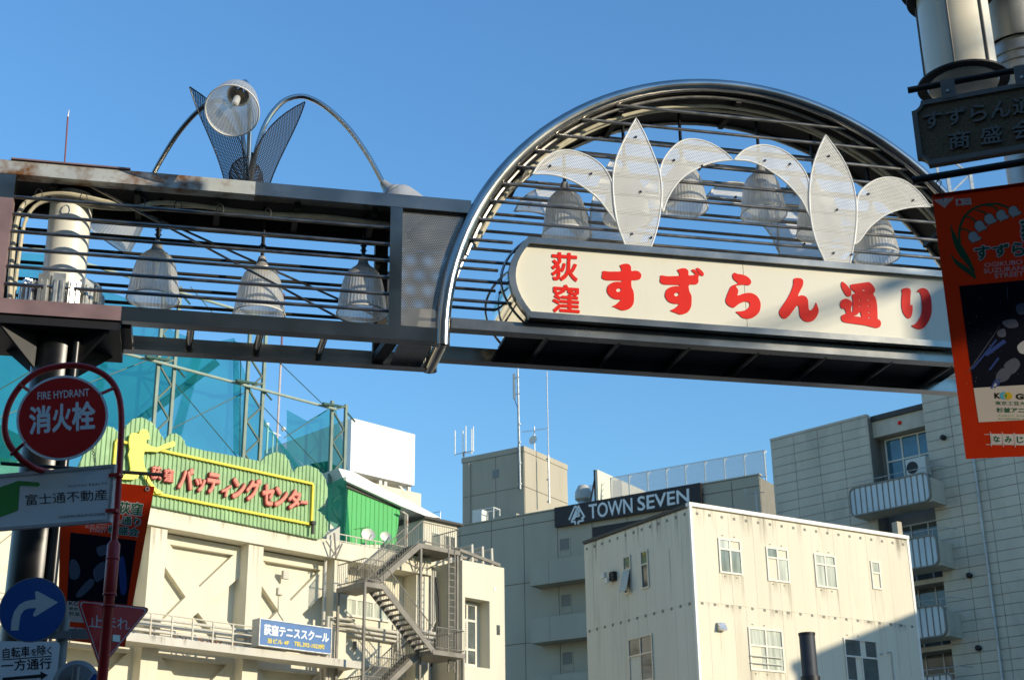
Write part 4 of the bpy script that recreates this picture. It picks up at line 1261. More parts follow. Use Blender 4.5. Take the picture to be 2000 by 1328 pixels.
t_left = B.pts([z7(*p) for p in [(465, 350), (660, 615), (470, 795)]], WF)
a0, b0 = 0.72, 4.55       # bay between pilasters
ztop_, zbot_ = 15.5, 11.0
xc, zc = (t_top[2][0] + t_left[1][0]) / 2 + 0.15, 13.1
tl = t_top[0][0]
tr = t_top[1][0]
xm = (tl + tr) / 2
tri_t = [t_top[0], t_top[1], (xm, t_top[2][1])]
tri_l = [(a0 + 0.22, 14.3), (xm - 0.62, zc), (a0 + 0.22, zc - 1.25)]
tri_r = [(b0 - 0.22 + 0.35, zc - 1.25), (xm + 0.62, zc), (b0 - 0.22 + 0.35, 14.3)]
tri_b = [(xm, 12.55), (tr - 0.2, 11.35), (tl + 0.2, 11.35)]
def panel_geo(dz_bot):
    return loops_geo([[(a0 - 0.02, zbot_ - dz_bot), (b0 + 0.3, zbot_ - dz_bot), (b0 + 0.3, ztop_), (a0 - 0.02, ztop_)], tri_t, tri_l, tri_r, tri_b])
pg = panel_geo(0.0)
xp = solid(pg, lambda x, y: (x, y), WF, 0.918).build('braced_panel', M_cream, bat)
for du, dz in ((4.53, 0), (-4.53, 0), (-9.06, 0), (-13.5, 0), (0, -4.5), (4.53, -4.5), (-4.53, -4.5), (-9.06, -4.5), (-13.5, -4.5)):
    c = copy_part(xp, bat)
    c.location = (du, 0, dz)
ss = MB()
random.seed(9)
for k in range(30):
    u = random.uniform(-12, 14.0)
    stain(ss, u, u + random.uniform(0.08, 0.5), 16.28 - random.uniform(0.25, 0.7), 16.28, -0.156)
for u in (-0.05, 4.57, 9.05, 13.74, -4.5):
    for k in range(3):
        a = u + random.uniform(0.0, 0.5)
        stain(ss, a, a + random.uniform(0.06, 0.2), 15.5 - random.uniform(0.5, 2.4), 15.5, -0.004)
for k in range(26):
    u = random.uniform(-12, 9.4)
    stain(ss, u, u + random.uniform(0.06, 0.4), 10.75, 11.03, -1.304)
ss.build('rain_streaks', M_stain, bat, stuff=True)
# walkway with railing and pipes
led = MB().box(-18, 9.72, -1.25, -0.001, 10.80, 10.98).build('walkway', M_cream2, bat)
MB().box(-18, 9.72, -1.3, -1.255, 10.74, 11.04).build('edge_beam', M_cream2, led)
for k in range(26):
    u = -17.9 + k * 0.92
    if u < 4.1:
        MB().bar((u, -1.15, 10.98), (u, -1.15, 11.9), 0.055, 0.055).build('rail_post', M_rustrail, led)
for z in (11.22, 11.55, 11.9):
    MB().tube([(-18, -1.15, z), (4.15, -1.15, z)], 0.028, 6).build('rail', M_rustrail, led)
for z, r, w in ((11.2, 0.085, -0.15), (11.42, 0.07, -0.12), (11.66, 0.085, -0.15), (11.9, 0.06, -0.1)):
    MB().tube([(-18, w - 0.1, z), (4.6, w - 0.1, z)], r, 8).build('pipe', M_cream2, bat, True)
    MB().tube([(4.5, w - 0.25, z), (5.3, w - 0.25, z)], r, 8).build('pipe', M_cream2, bat, True)
rub = MB()
random.seed(3)
for k in range(30):
    u = 0.6 + random.random() * 3.2
    rub.bar((u, -0.7, 11.02), (u + random.uniform(-.35, .35), -0.7 + random.uniform(-.3, .3), 11.05 + random.random() * 0.3), 0.035, 0.035)
rub.build('rusty_brackets', mat('rusty_iron', (0.22, 0.09, 0.045), 0.8, 0, 0.3, 6.0), led, stuff=True)
# drain pipes on the right bay
for u in (8.7, 14.6):
    MB().tube([(u, 0.2, 0), (u, 0.2, 15.5)], 0.07, 8).build('downpipe', M_cream2, bat, True)
for k, (z, r) in enumerate(((12.95, 0.075), (12.75, 0.065), (12.55, 0.06))):
    o = 0.16 * k
    MB().tube([(8.62 + o, -0.22, 10.2), (8.62 + o, -0.22, z), (10.0, -0.22, z), (10.0, 0.7, z), (13.6, 0.7, z - 0.05), (13.6, -0.22, z - 0.05), (14.7, -0.22, z - 0.05)], r, 8).build('pipe', M_cream2, bat, True)
for k in range(3):
    MB().tube([(13.2 + 0.14 * k, 0.7 - 0.05 * k, 13.35 - 0.2 * k), (13.2 + 0.14 * k, 0.5 - 0.05 * k, 10.9)], 0.05, 8).build('pipe', M_cream2, bat, True)
MB().tube([(9.8, 0.75, 11.3), (13.7, 0.75, 11.25)], 0.055, 8).build('pipe', M_cream2, bat, True)
window(bat, I4, 10.0, 12.9, 13.35, 14.2, M_framew, M_curtain, 0.82, 0.09, 3, (), 0.1)
MB().box(6.7, 7.0, 0.45, 0.61, 14.45, 14.8).build('junction_box', M_cream2, bat)
MB().tube([(6.6, 0.6, 13.8), (6.62, 0.58, 13.0), (7.3, 0.6, 12.3), (8.7, 0.6, 12.2)], 0.02, 5).build('cable', M_cream2, bat)
MB().box(6.5, 6.58, 0.5, 0.61, 13.75, 14.05).box(6.58, 6.75, 0.5, 0.61, 13.75, 13.82).build('wall_bracket', M_cream2, bat)
MB().box(10.9, 11.02, 0.8, 0.91, 11.95, 12.3).build('wall_lamp', M_stair, bat)
# corner parapet strut and hanging bracket
def strut(u):
    q = MB()
    q.bar((u - 0.45, -0.3, 16.2), (u, -0.5, 15.5), 0.05, 0.05).bar((u + 0.45, -0.3, 16.2), (u, -0.5, 15.5), 0.05, 0.05).bar((u, -0.3, 16.6), (u, -0.5, 15.4), 0.06, 0.06)
    q.build('cornice_bracket', M_stair, bat)
strut(8.75)
strut(13.6)
# shaded recess and the projecting core block
MB().box(14.52, 15.9, 2.4, 6, 0, 16.55).build('recess_wall', M_cream2, bat)
core = MB().box(15.66, 15.83, -1.0, 3, 0, 16.3).box(17.38, 18.35, -1.0, 3, 0, 16.3).box(15.83, 17.38, -1.0, 3, 14.6, 16.3).box(15.83, 17.38, -1.0, 3, 0, 11.5)
core.box(15.83, 17.38, -0.3, 3, 11.5, 14.6)
CB = core.build('core_block', M_cream, bat)
cw = window(bat, I4, 15.9, 17.1, 11.62, 14.5, M_framew, M_pane, -0.42, 0.09, 2, (0.28, 0.74), 0.1)
lv = MB()
for k in range(13):
    lv.box(15.98, 16.46, -0.47, -0.43, 12.42 + k * 0.095, 12.47 + k * 0.095)
lv.build('louvre_slats', M_framew, cw, stuff=True)
MB().box(17.82, 18.02, -1.02, -1.001, 13.1, 13.55).build('small_window', M_pane, bat)
MB().box(17.65, 17.78, -1.02, -1.001, 15.1, 15.3).build('vent_plate', M_white, bat)
tr_ = MB()
for a in (-0.7, 0.2, 1.0):
    tr_.tube([(16.9 + a * 0.75, -0.9, 16.3), (16.9 + a * 0.75, -0.9, 17.1), (16.9 + a * 0.75, 0.6, 17.1), (16.9 + a * 0.75, 0.6, 16.3)], 0.075, 8)
tr_.build('pipe_hoops', M_cream2, bat, True, stuff=True)
MB().bar((15.5, -0.95, 16.75), (18.1, -0.95, 16.4), 0.14, 0.14).build('roof_beam', M_stair, bat)
MB().bar((15.5, 0.6, 16.9), (18.1, 0.6, 16.9), 0.12, 0.12).build('roof_beam', M_stair, bat)
# tank and hose behind the ladder
MB().lathe([(0.75, 9.0), (0.75, 15.6), (0.6, 15.75)], 24, (15.0, 1.5, 0), cap1=True).build('drum', M_cream2, bat, True)
MB().tube([(14.75, -0.2, 15.5), (14.85, -0.3, 14.5), (14.9, -0.3, 13.2), (14.6, -0.25, 12.4), (14.5, -0.2, 11.4)], 0.05, 8).build('hose', M_black, bat, True)
for k in range(3):
    MB().tube([(14.55 + k * 0.12, -0.1, 15.8), (14.55 + k * 0.12, -0.12, 13.0 + k * 0.25), (14.3, -0.2, 12.8)], 0.04, 6).build('pipe', M_cream2, bat, True)
# rooftop hut
hut = MB().box(15.0, 17.15, 1.0, 4.2, 16.28, 18.5).build('rooftop_hut', M_cream, bat)
MB().box(14.85, 17.35, 0.75, 4.4, 18.5, 18.6).build('roof', M_dkroof, hut)
window(bat, I4, 15.55, 16.05, 17.2, 17.95, M_framew, M_curtain, 0.95, 0.06, 1, (), 0.05)
window(bat, I4, 16.3, 17.0, 17.2, 17.95, M_framew, M_pane, 0.95, 0.06, 2, (), 0.05)
# low white block behind the cornice at the left, white wall and box behind
u0, zb = B.px(0, 893, 6)
u1, _ = B.px(48, 908, 6)
MB().box(u0 - 5, u1, 6, 9, 16.28, zb).build('roof_block', M_cream, bat)
bb = empty('white_roof_box', B, 'large blank white box raised on posts behind the green shed', 'billboard', loc=B.o + B.u * 18 + B.w * 8 + Vector((0, 0, 22.0)))
def lx(m, du, dw, dz): return m.xf(Matrix.Translation((-du, -dw, -dz)))
lx(MB().box(15.97, 20.37, 8.0, 15.9, 22.55, 25.43), 18, 8, 22).build('box', mat('white_sheet', (0.80, 0.79, 0.76), 0.6, 0, 0.03, 0.5), bb)
for u in (16.2, 18.2, 18.55, 20.2):
    lx(MB().bar((u, 8.3, 22.0), (u, 8.3, 22.54), 0.18, 0.18), 18, 8, 22).build('post', M_white, bb)
lx(MB().bar((16.3, 8.35, 22.5), (17.1, 8.35, 22.3), 0.1, 0.1).bar((19.5, 8.35, 22.54), (20.1, 8.35, 22.1), 0.1, 0.1), 18, 8, 22).build('stay', M_white, bb)
MB().box(14.5, 20.9, 8.05, 16, 16.28, 22.2).build('stair_head', M_cream, bat)

# green shed under a white sloping roof
shed = empty('green_shed', B, 'bright green sheet shed wall under a white sloping roof edge right of the lattice post', 'shed', loc=B.o + B.u * 10.8 + B.w * 1.5 + Vector((0, 0, 16.28)))
def z1(x, y): return (600 + x / 4.7425, 780 + y / 4.7425)
poly = B.pts([z1(380, 820), z1(868, 992), z1(815, 1340), z1(345, 1345)], 1.5)
lx(MB().prism([(p[0], max(p[1], 16.29)) for p in poly], 1.5, 1.56), 10.8, 1.5, 16.28).build('green_wall', M_green2, shed)
rb = MB()
for k in range(1, 12):
    f_ = k / 12
    u = poly[0][0] + (poly[1][0] - poly[0][0]) * f_
    rb.box(u - 0.012, u + 0.012, 1.478, 1.499, 16.4, poly[0][1] + (poly[1][1] - poly[0][1]) * f_ - 0.02)
lx(rb, 10.8, 1.5, 16.28).build('seam', M_green2, shed, stuff=True)
roof = B.pts([(661, 914), (690, 921), (752, 955), (800, 978), (861, 1011), (836, 1009), (784, 988), (672, 937)], 1.2)
lx(MB().prism(roof, 1.2, 6.0), 10.8, 1.5, 16.28).build('roof', mat('white_roof_sheet', (0.82, 0.80, 0.74), 0.55, 0, 0.04), shed)
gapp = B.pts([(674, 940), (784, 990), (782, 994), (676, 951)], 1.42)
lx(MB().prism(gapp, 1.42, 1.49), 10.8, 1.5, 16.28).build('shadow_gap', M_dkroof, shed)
for u in (14.0, 14.15):
    MB().tube([(u, 1.2, 16.3), (u, 1.2, 18.6), (u - 0.3, 1.2, 18.7)], 0.05, 6).build('vent_pipe', M_rustrail if u > 14.1 else M_stair, bat, True)

# dishes and aerial on the roof edge
def dish(px, r, label):
    u, z = B.px(px[0], px[1], 0.4)
    e = empty('satellite_dish', B, label, 'satellite dish', loc=B.o + B.u * u + B.w * 0.4 + Vector((0, 0, z - 0.7)))
    MB().tube([(0, 0.1, 0), (0, 0.1, 0.7)], 0.03, 6).build('pole', M_stair, e)
    q = MB().lathe([(r, 0.16), (r * 0.7, 0.06), (r * 0.3, 0.01), (0.0, 0.0)], 20)
    q.xf(Matrix.Translation((0, 0, 0.7)) @ Matrix.Rotation(R(-25), 4, 'Z') @ Matrix.Rotation(R(70), 4, 'X')).build('dish', M_white, e, True)
    MB().bar((0, -0.05, 0.5), (-0.1, -0.4, 0.7), 0.03, 0.03).build('feed_arm', M_stair, e)
dish((718, 1047), 0.32, 'larger white satellite dish in front of the green shed')
dish((752, 1051), 0.26, 'smaller white satellite dish right of the larger one by the green shed')
u, z = B.px(706, 1050, 0.6)
e = empty('roof_aerial', B, 'thin television aerial in front of the green shed wall', 'antenna', loc=B.o + B.u * u + B.w * 0.6 + Vector((0, 0, z - 0.5)))
MB().tube([(0, 0, 0), (0, 0, 0.95)], 0.018, 6).build('pole', M_black, e)
MB().tube([(-0.45, 0, 0.82), (0.4, 0, 1.05)], 0.014, 6).build('boom', M_black, e)
q = MB()
for z in (16.45, 16.75):
    q.bar((8.6, 0.2, z), (13.2, 0.2, z), 0.04, 0.04)
for k in range(9):
    q.bar((8.7 + k * 0.55, 0.2, 16.28), (8.7 + k * 0.55, 0.2, 16.78), 0.035, 0.035)
q.build('roof_railing', M_rustrail, bat)
MB().add([(8.5, -0.1, 16.3), (9.2, -0.1, 16.3), (9.2, -0.1, 17.0), (8.5, -0.1, 16.5), (8.5, 0.6, 16.3), (9.2, 0.6, 16.3), (9.2, 0.6, 17.0), (8.5, 0.6, 16.5)], [(0, 1, 2, 3), (5, 4, 7, 6), (3, 2, 6, 7), (4, 0, 3, 7), (1, 5, 6, 2)]).build('access_hatch', M_cream2, bat)

# ------------------------------------------------------------------ green cloud shaped sign
WS = -0.3
sign = empty('batting_sign', B, 'green corrugated cloud shaped sign with a yellow batter and salmon katakana letters', 'sign', loc=B.o + B.u * 3 + B.w * WS + Vector((0, 0, 16.3)))
XS = Matrix.Translation((-3, 0, -16.3))
def sb(m, name, mt, stuff=False, parent=None):
    m.xf(Matrix.Translation((-3, -WS, -16.3)))
    return m.build(name, mt, parent or sign, False, stuff)
outl = [(140, 966), (150, 920), (165, 885), (178, 870), (186, 846), (203, 831), (222, 835), (238, 852), (246, 832), (260, 818), (277, 815), (296, 824), (311, 843), (321, 860), (331, 848), (344, 846), (356, 855), (364, 871), (400, 880), (450, 889), (510, 901), (519, 891), (540, 882), (556, 888), (566, 903), (571, 923), (581, 912), (600, 908), (619, 915), (633, 931), (640, 952), (640, 970), (633, 984), (620, 996), (632, 1006), (640, 1020), (640, 1035), (634, 1047), (622, 1053), (560, 1040), (430, 1014), (300, 988), (200, 972)]
OP = B.pts(outl, WS)
sb(MB().prism(OP, WS, WS + 0.12), 'sheet', M_green)
cor = MB()
def cuts(u):
    zs = []
    for i in range(len(OP)):
        a, b = OP[i], OP[(i + 1) % len(OP)]
        if (a[0] - u) * (b[0] - u) < 0:
            zs.append(a[1] + (b[1] - a[1]) * (u - a[0]) / (b[0] - a[0]))
    return sorted(zs)
umin, umax = min(p[0] for p in OP), max(p[0] for p in OP)
u = umin + 0.05
while u < umax:
    zs = cuts(u)
    for k in range(0, len(zs) - 1, 2):
        if zs[k + 1] - zs[k] > 0.05:
            z0, z1_ = zs[k] + 0.005, zs[k + 1] - 0.005
            n = len(cor.v)
            cor.add([(u - 0.055, WS, z0), (u - 0.03, WS - 0.05, z0), (u + 0.03, WS - 0.05, z0), (u + 0.055, WS, z0), (u - 0.055, WS, z1_), (u - 0.03, WS - 0.05, z1_), (u + 0.03, WS - 0.05, z1_), (u + 0.055, WS, z1_)],
                    [(0, 1, 5, 4), (1, 2, 6, 5), (2, 3, 7, 6), (0, 3, 2, 1), (4, 5, 6, 7)])
    u += 0.2
sb(cor, 'corrugation', M_green, stuff=True)
# yellow frame
zt_, zb_ = 18.62, 16.74
def bpz(x, y, w=WS - 0.09): return B.px(x, y, w)
fl0, fr0 = bpz(222, 900)[0], bpz(609, 980)[0]
zt_, zb_ = bpz(460, 912)[1], bpz(460, 995)[1]
for nm, a in (('frame_rail', (fl0, fr0, zt_ - 0.048, zt_ + 0.048)), ('frame_rail', (fl0, fr0, zb_ - 0.048, zb_ + 0.048)), ('frame_rail', (fl0 - 0.048, fl0 + 0.048, zb_ + 0.048, zt_ - 0.048)), ('frame_rail', (fr0 - 0.048, fr0 + 0.048, zb_ + 0.048, zt_ - 0.048))):
    sb(MB().box(a[0], a[1], WS - 0.17, WS - 0.055, a[2], a[3]), nm, M_yellow)
def z3(x, y): return (x / 3.906, 640 + y / 3.906)
batter = [(985, 820), (1005, 803), (1035, 805), (1055, 813), (1062, 787), (1090, 775), (1120, 785), (1130, 812), (1136, 850), (1110, 856), (1108, 880), (1140, 903), (1195, 916), (1250, 890), (1320, 866), (1332, 885), (1326, 905), (1240, 933), (1195, 950), (1150, 945), (1097, 946), (1085, 990), (1095, 1050), (1115, 1110), (1145, 1170), (1180, 1220), (1232, 1253), (1235, 1266), (1190, 1268), (1158, 1222), (1108, 1162), (1085, 1105), (1060, 1112), (1045, 1150), (1000, 1160), (925, 1156), (918, 1140), (945, 1122), (992, 1085), (982, 1010), (973, 970), (985, 930), (978, 880)]
sb(MB().prism(B.pts([z3(*p) for p in batter], WS - 0.2), WS - 0.26, WS - 0.18), 'batter_figure', M_yellow2)
def stext(t, quad, bold, sp=1.0):
    for nm, bd, w0, w1, mt_, grow in (('letter_edge', bold + 0.035, WS - 0.2, WS - 0.06, M_dred, 0.0), ('letter_face', bold, WS - 0.215, WS - 0.2, M_salmon, 0.02)):
        Q = [B.px(x, y, WS - 0.2) for x, y in quad]
        cx = sum(p[0] for p in Q) / 4
        cz = sum(p[1] for p in Q) / 4
        if nm == 'letter_face':
            Q = [(p[0] - math.copysign(0.025, p[0] - cx) + 0.02, p[1] - math.copysign(0.025, p[1] - cz) + 0.015) for p in Q]
        sb(solid(text_geo(t, bd, 2, sp), quad_fn(*Q), w0, w1), nm, mt_)
def z8(x, y): return (260 + x / 5.263, 880 + y / 5.263)
kata = [('バ', [(500, 158), (630, 180), (615, 415), (450, 390)]), ('ッ', [(632, 270), (750, 290), (735, 432), (650, 425)]), ('テ', [(765, 212), (908, 240), (880, 452), (745, 440)]),
        ('ィ', [(905, 345), (1020, 350), (985, 485), (900, 470)]), ('ン', [(1022, 268), (1165, 300), (1150, 500), (1010, 492)]), ('グ', [(1165, 282), (1325, 290), (1290, 525), (1150, 515)]),
        ('セ', [(1322, 330), (1460, 360), (1440, 575), (1325, 560)]), ('ン', [(1458, 360), (1600, 385), (1585, 580), (1445, 575)]), ('タ', [(1600, 390), (1735, 402), (1715, 610), (1580, 600)]), ('ー', [(1718, 508), (1800, 518), (1795, 555), (1712, 545)])]
for ch, q in kata:
    stext(ch, [z8(*p) for p in q], 0.03)
stext('荻', [z8(*p) for p in [(190, 148), (300, 163), (292, 308), (180, 290)]], 0.012)
stext('窪', [z8(*p) for p in [(318, 172), (428, 190), (415, 335), (312, 320)]], 0.012)
sb(MB().box(7.35, 7.45, WS - 0.3, WS - 0.2, 16.3, 16.75).box(7.3, 7.5, WS - 0.35, WS - 0.15, 16.7, 16.85), 'spot_lamp', M_black)

# ------------------------------------------------------------------ blue sign of the tennis school
WB = -1.5
Q = B.pts([(507, 1206), (648, 1224), (648, 1278), (507, 1257)], WB)
ts = empty('tennis_school_sign', B, 'blue lightbox sign with white Japanese lettering standing on the cream walkway', 'sign', loc=B.o + B.u * 6 + B.w * WB + Vector((0, 0, 11.04)))
bu0, bu1, bz0, bz1 = Q[0][0], Q[1][0], Q[2][1], Q[0][1]
def tb(m, name, mt): return lx(m, 6, WB, 11.04).build(name, mt, ts)
tb(MB().box(bu0, bu1, WB + 0.03, WB + 0.5, bz0, bz1), 'cabinet', M_cream2)
tb(MB().box(bu0 + 0.04, bu1 - 0.04, WB + 0.0, WB + 0.029, bz0 + 0.04, bz1 - 0.04), 'face', M_blue)
for a in ((bu0, bu1, bz1 - 0.04, bz1), (bu0, bu1, bz0, bz0 + 0.04), (bu0, bu0 + 0.04, bz0 + 0.041, bz1 - 0.041), (bu1 - 0.04, bu1, bz0 + 0.041, bz1 - 0.041)):
    tb(MB().box(a[0], a[1], WB - 0.03, WB + 0.028, a[2], a[3]), 'frame', M_galv)
for t, quad, bold, mt_ in (('荻窪テニススクール', [(516, 1217), (643, 1235), (642, 1255), (515, 1239)], 0.03, M_letterw), ('当ビル 4F', [(523, 1245), (565, 1250), (564, 1260), (522, 1255)], 0.02, M_yellow), ('TEL.392-1023㈹', [(575, 1250), (634, 1258), (633, 1268), (574, 1261)], 0.02, M_yellow)):
    tb(solid(text_geo(t, bold, 2), quad_fn(*B.pts(quad, WB - 0.01)), WB - 0.012, WB - 0.001), 'lettering', mt_)

# ------------------------------------------------------------------ outside stairs
st = empty('outside_staircase', B, 'grey steel outside staircase zigzagging up the sunlit wall right of the blue sign', 'staircase', loc=B.o + B.u * 9 + B.w * -1.0)
def tp(m, name, mt=None, smooth=False, stuff=False, parent=None): return lx(m, 9, -1.0, 0).build(name, mt or M_stair, parent or st, smooth, stuff)
tread_mesh = {}
def flight(u0, z0, u1, z1, wa, wb):
    """from low end (u0,z0) to high end (u1,z1)"""
    n = 13
    for w in (wa, wb):
        s = tp(MB().bar((u0, w, z0), (u1, w, z1), 0.05, 0.24), 'stringer')
    for k in range(n):
        f = (k + 0.5) / n
        u, z = u0 + (u1 - u0) * f, z0 + (z1 - z0) * f
        tp(MB().box(u - 0.13, u + 0.13, min(wa, wb) + 0.03, max(wa, wb) - 0.03, z + 0.02, z + 0.06), 'tread')
    for w in (wa, wb):
        for h in (0.92,):
            tp(MB().tube([(u0, w, z0 + h + 0.1), (u1, w, z1 + h + 0.1)], 0.026, 6), 'handrail')
        bl = MB()
        m = 22
        for k in range(m + 1):
            f = k / m
            u, z = u0 + (u1 - u0) * f, z0 + (z1 - z0) * f
            bl.bar((u, w, z + 0.1), (u, w, z + 1.0), 0.016, 0.016)
        bl.bar((u0, w, z0 + 0.24), (u1, w, z1 + 0.24), 0.02, 0.02)
        tp(bl, 'balusters', stuff=True)
def landing(u0, u1, w0, w1, z, rails):
    tp(MB().box(u0, u1, w0, w1, z - 0.2, z), 'landing')
    for (a, b) in rails:
        for h in (1.0, 0.12):
            tp(MB().tube([(a[0], a[1], z + h), (b[0], b[1], z + h)], 0.026, 6), 'handrail')
        bl = MB()
        L = math.hypot(b[0] - a[0], b[1] - a[1])
        m = max(2, int(L / 0.13))
        for k in range(m + 1):
            f = k / m
            bl.bar((a[0] + (b[0] - a[0]) * f, a[1] + (b[1] - a[1]) * f, z), (a[0] + (b[0] - a[0]) * f, a[1] + (b[1] - a[1]) * f, z + 1.0), 0.016, 0.016)
        tp(bl, 'balusters', stuff=True)
landing(8.95, 10.03, -2.25, -0.3, 14.2, [((8.97, -2.22), (8.97, -0.35)), ((8.97, -2.22), (10.0, -2.22))])
landing(12.86, 15.3, -1.25, 0.7, 16.62, [((12.9, -1.22), (15.25, -1.22)), ((15.25, -1.22), (15.25, 0.6))])
landing(12.8, 14.7, -2.25, -0.3, 11.75, [((13.0, -2.22), (14.65, -2.22)), ((14.65, -2.22), (14.65, -0.35))])
landing(8.95, 10.0, -2.25, -0.3, 9.3, [((8.97, -2.22), (8.97, -0.35)), ((8.97, -2.22), (10.0, -2.22))])
flight(10.0, 14.1, 12.9, 16.55, -1.22, -0.35)
flight(12.85, 11.7, 10.0, 14.1, -2.2, -1.3)
flight(10.0, 9.25, 12.85, 11.65, -1.22, -0.35)
for u, w, z in ((9.0, -2.2, 14.0), (8.99, -0.4, 14.0), (14.6, -2.2, 11.55), (12.95, -1.2, 16.4), (15.2, -1.15, 16.4)):
    tp(MB().bar((u, w, 0), (u, w, z), 0.1, 0.1), 'post')
q = MB()
q.bar((12.95, -1.1, 16.35), (13.8, 0.1, 15.6), 0.05, 0.05).bar((14.9, -1.1, 16.35), (14.0, 0.1, 15.6), 0.05, 0.05)
tp(q, 'bracket')
# ladder on the corner
lad = empty('wall_ladder', B, 'vertical steel ladder beside the shaded recess of the cream building', 'ladder', loc=B.o + B.u * 15 + B.w * -1.6 + Vector((0, 0, 11.7)))
la, lb_ = B.px(876, 1180, -1.6)[0], B.px(888, 1180, -1.6)[0]
for u in (la, lb_):
    lx(MB().bar((u, -1.6, 11.0), (u, -1.6, 16.5), 0.05, 0.05), 15, -1.6, 11.7).build('side_rail', M_stair, lad)
for k in range(18):
    lx(MB().bar((la, -1.6, 11.2 + 0.3 * k), (lb_, -1.6, 11.2 + 0.3 * k), 0.03, 0.03), 15, -1.6, 11.7).build('rung', M_stair, lad)

# ------------------------------------------------------------------ lattice posts and nets
WT = 2.0
def lattice(u0, u1, z0, z1, label):
    e = empty('lattice_post', B, label, 'lattice post', 'lattice posts carrying the net', loc=B.o + B.u * u0 + B.w * WT + Vector((0, 0, z0)))
    d = u1 - u0
    H = z1 - z0
    for u in (0, d):
        MB().bar((u, 0, 0), (u, 0, H), 0.14, 0.14).build('chord', M_tgreen, e)
    z, k = 0.0, 0
    while z + 0.75 <= H:
        a, b = (0.085, d - 0.085) if k % 2 else (d - 0.085, 0.085)
        MB().bar((a, 0.0, z), (b, 0.0, z + 0.75), 0.075, 0.075).build('diagonal', M_tgreen2, e)
        z += 0.75
        k += 1
    return e, H
e1, H1 = lattice(0.83, 1.62, 16.3, 26.7, 'green lattice post behind the batter figure, leftmost of the net posts')
e2, H2 = lattice(5.36, 6.22, 16.3, 26.7, 'green lattice post rising behind the middle of the green sign')
e3, H3 = lattice(10.13, 10.95, 16.3, 23.55, 'shorter green lattice post between the green sign and the green shed')
def collar(e, z):
    q = MB().bar((-0.9, -0.5, z), (0.8, 0.1, z + 0.35), 0.1, 0.1).bar((-0.9, -0.5, z), (0.0, 0.0, z + 0.05), 0.1, 0.1).bar((0, 0, z), (0.85, 0, z + 0.4), 0.1, 0.1)
    q.bar((0.85, 0, z + 0.1), (1.15, -0.3, z - 0.4), 0.08, 0.08)
    q.build('collar', M_tgreen2, e)
collar(e1, 23.1 - 16.3)
collar(e2, 23.1 - 16.3)
collar(e3, 23.1 - 16.3)
collar(e1, 26.5 - 16.3)
for e_ in (e1, e2, e3):
    MB().bar((-0.3, 0, 0.5), (1.1, 0, 0.5), 0.12, 0.12).build('foot_tie', M_tgreen2, e_)
pl = empty('net_pipe', B, 'long pale horizontal pipe joining the green lattice posts at middle height', 'pipe', loc=B.o + B.w * (WT - 0.2) + Vector((0, 0, 23.1)))
MB().tube([(-14, 0, 0), (10.2, 0, 0)], 0.07, 8).build('pipe', mat('pale_green_pipe', (0.33, 0.39, 0.31), 0.5), pl, True)
pl2 = empty('net_pipe', B, 'upper pale horizontal pipe seen between the bars of the arch', 'pipe', loc=B.o + B.w * (WT - 0.2) + Vector((0, 0, 26.55)))
MB().tube([(-14, 0, 0), (6.2, 0, 0)], 0.07, 8).build('pipe', MATS['pale_green_pipe'], pl2, True)
net = empty('safety_net', B, 'large teal safety net stretched on ropes behind the green sign', 'net', loc=B.o + B.w * 3 + Vector((0, 0, 16.3)))
def sheet(L, w, mt_, name='net_sheet'):
    P = B.pts(L, w)
    m = solid(loops_geo([P]), lambda x, y: (x, y), w, w)
    return lx(m, 0, 3, 16.3).build(name, mt_, net)
sheet([(-120, 480), (130, 500), (177, 557), (246, 582), (300, 625), (343, 648), (379, 663), (430, 666), (458, 660), (465, 690), (484, 743), (500, 785), (520, 825), (550, 868), (592, 909), (640, 960), (-120, 960)], 3.0, M_net)
sheet([(-120, 600), (20, 640), (210, 640), (420, 700), (340, 765), (268, 818), (200, 850), (-120, 930)], 6.5, M_net)
sheet([(420, 700), (430, 712), (275, 830), (262, 818), (340, 762)], 2.7, M_netd, 'net_fold')
sheet([(560, 800), (600, 822), (655, 790), (682, 930), (660, 1000), (600, 912), (560, 880)], 3.4, M_net)
sheet([(592, 905), (606, 912), (640, 945), (676, 930), (684, 1058), (640, 1052), (652, 1030), (620, 994), (640, 985), (640, 950)], 1.2, M_netd, 'net_fold')
sheet([(0, 830), (40, 850), (58, 880), (30, 905), (-40, 905), (-40, 800)], 2.6, M_netd, 'net_fold')
for L in ([(60, 640), (100, 640), (135, 830), (88, 850)], [(384, 667), (402, 669), (352, 860), (334, 850)], [(455, 664), (464, 668), (474, 890), (456, 885)], [(200, 690), (214, 690), (190, 830), (170, 840)], [(500, 800), (512, 815), (640, 985), (622, 985)]):
    sheet(L, 2.85, M_net, 'net_fold')
ropes = MB()
for a, b in (((284, 705), (-40, 830)), ((330, 735), (470, 900)), ((548, 710), (629, 788)), ((508, 788), (632, 920)), ((480, 765), (330, 840)), ((640, 800), (555, 855)), ((440, 640), (372, 560)), ((200, 690), (30, 640)), ((60, 700), (160, 790)), ((240, 700), (130, 640)), ((0, 760), (120, 690)), ((470, 700), (468, 900))):
    P = B.pts([a, b], 2.5)
    ropes.tube([(P[0][0], 2.5, P[0][1]), (P[1][0], 2.5, P[1][1])], 0.022, 5)
lx(ropes, 0, 3, 16.3).build('ropes', M_tgreen2, net, stuff=True)
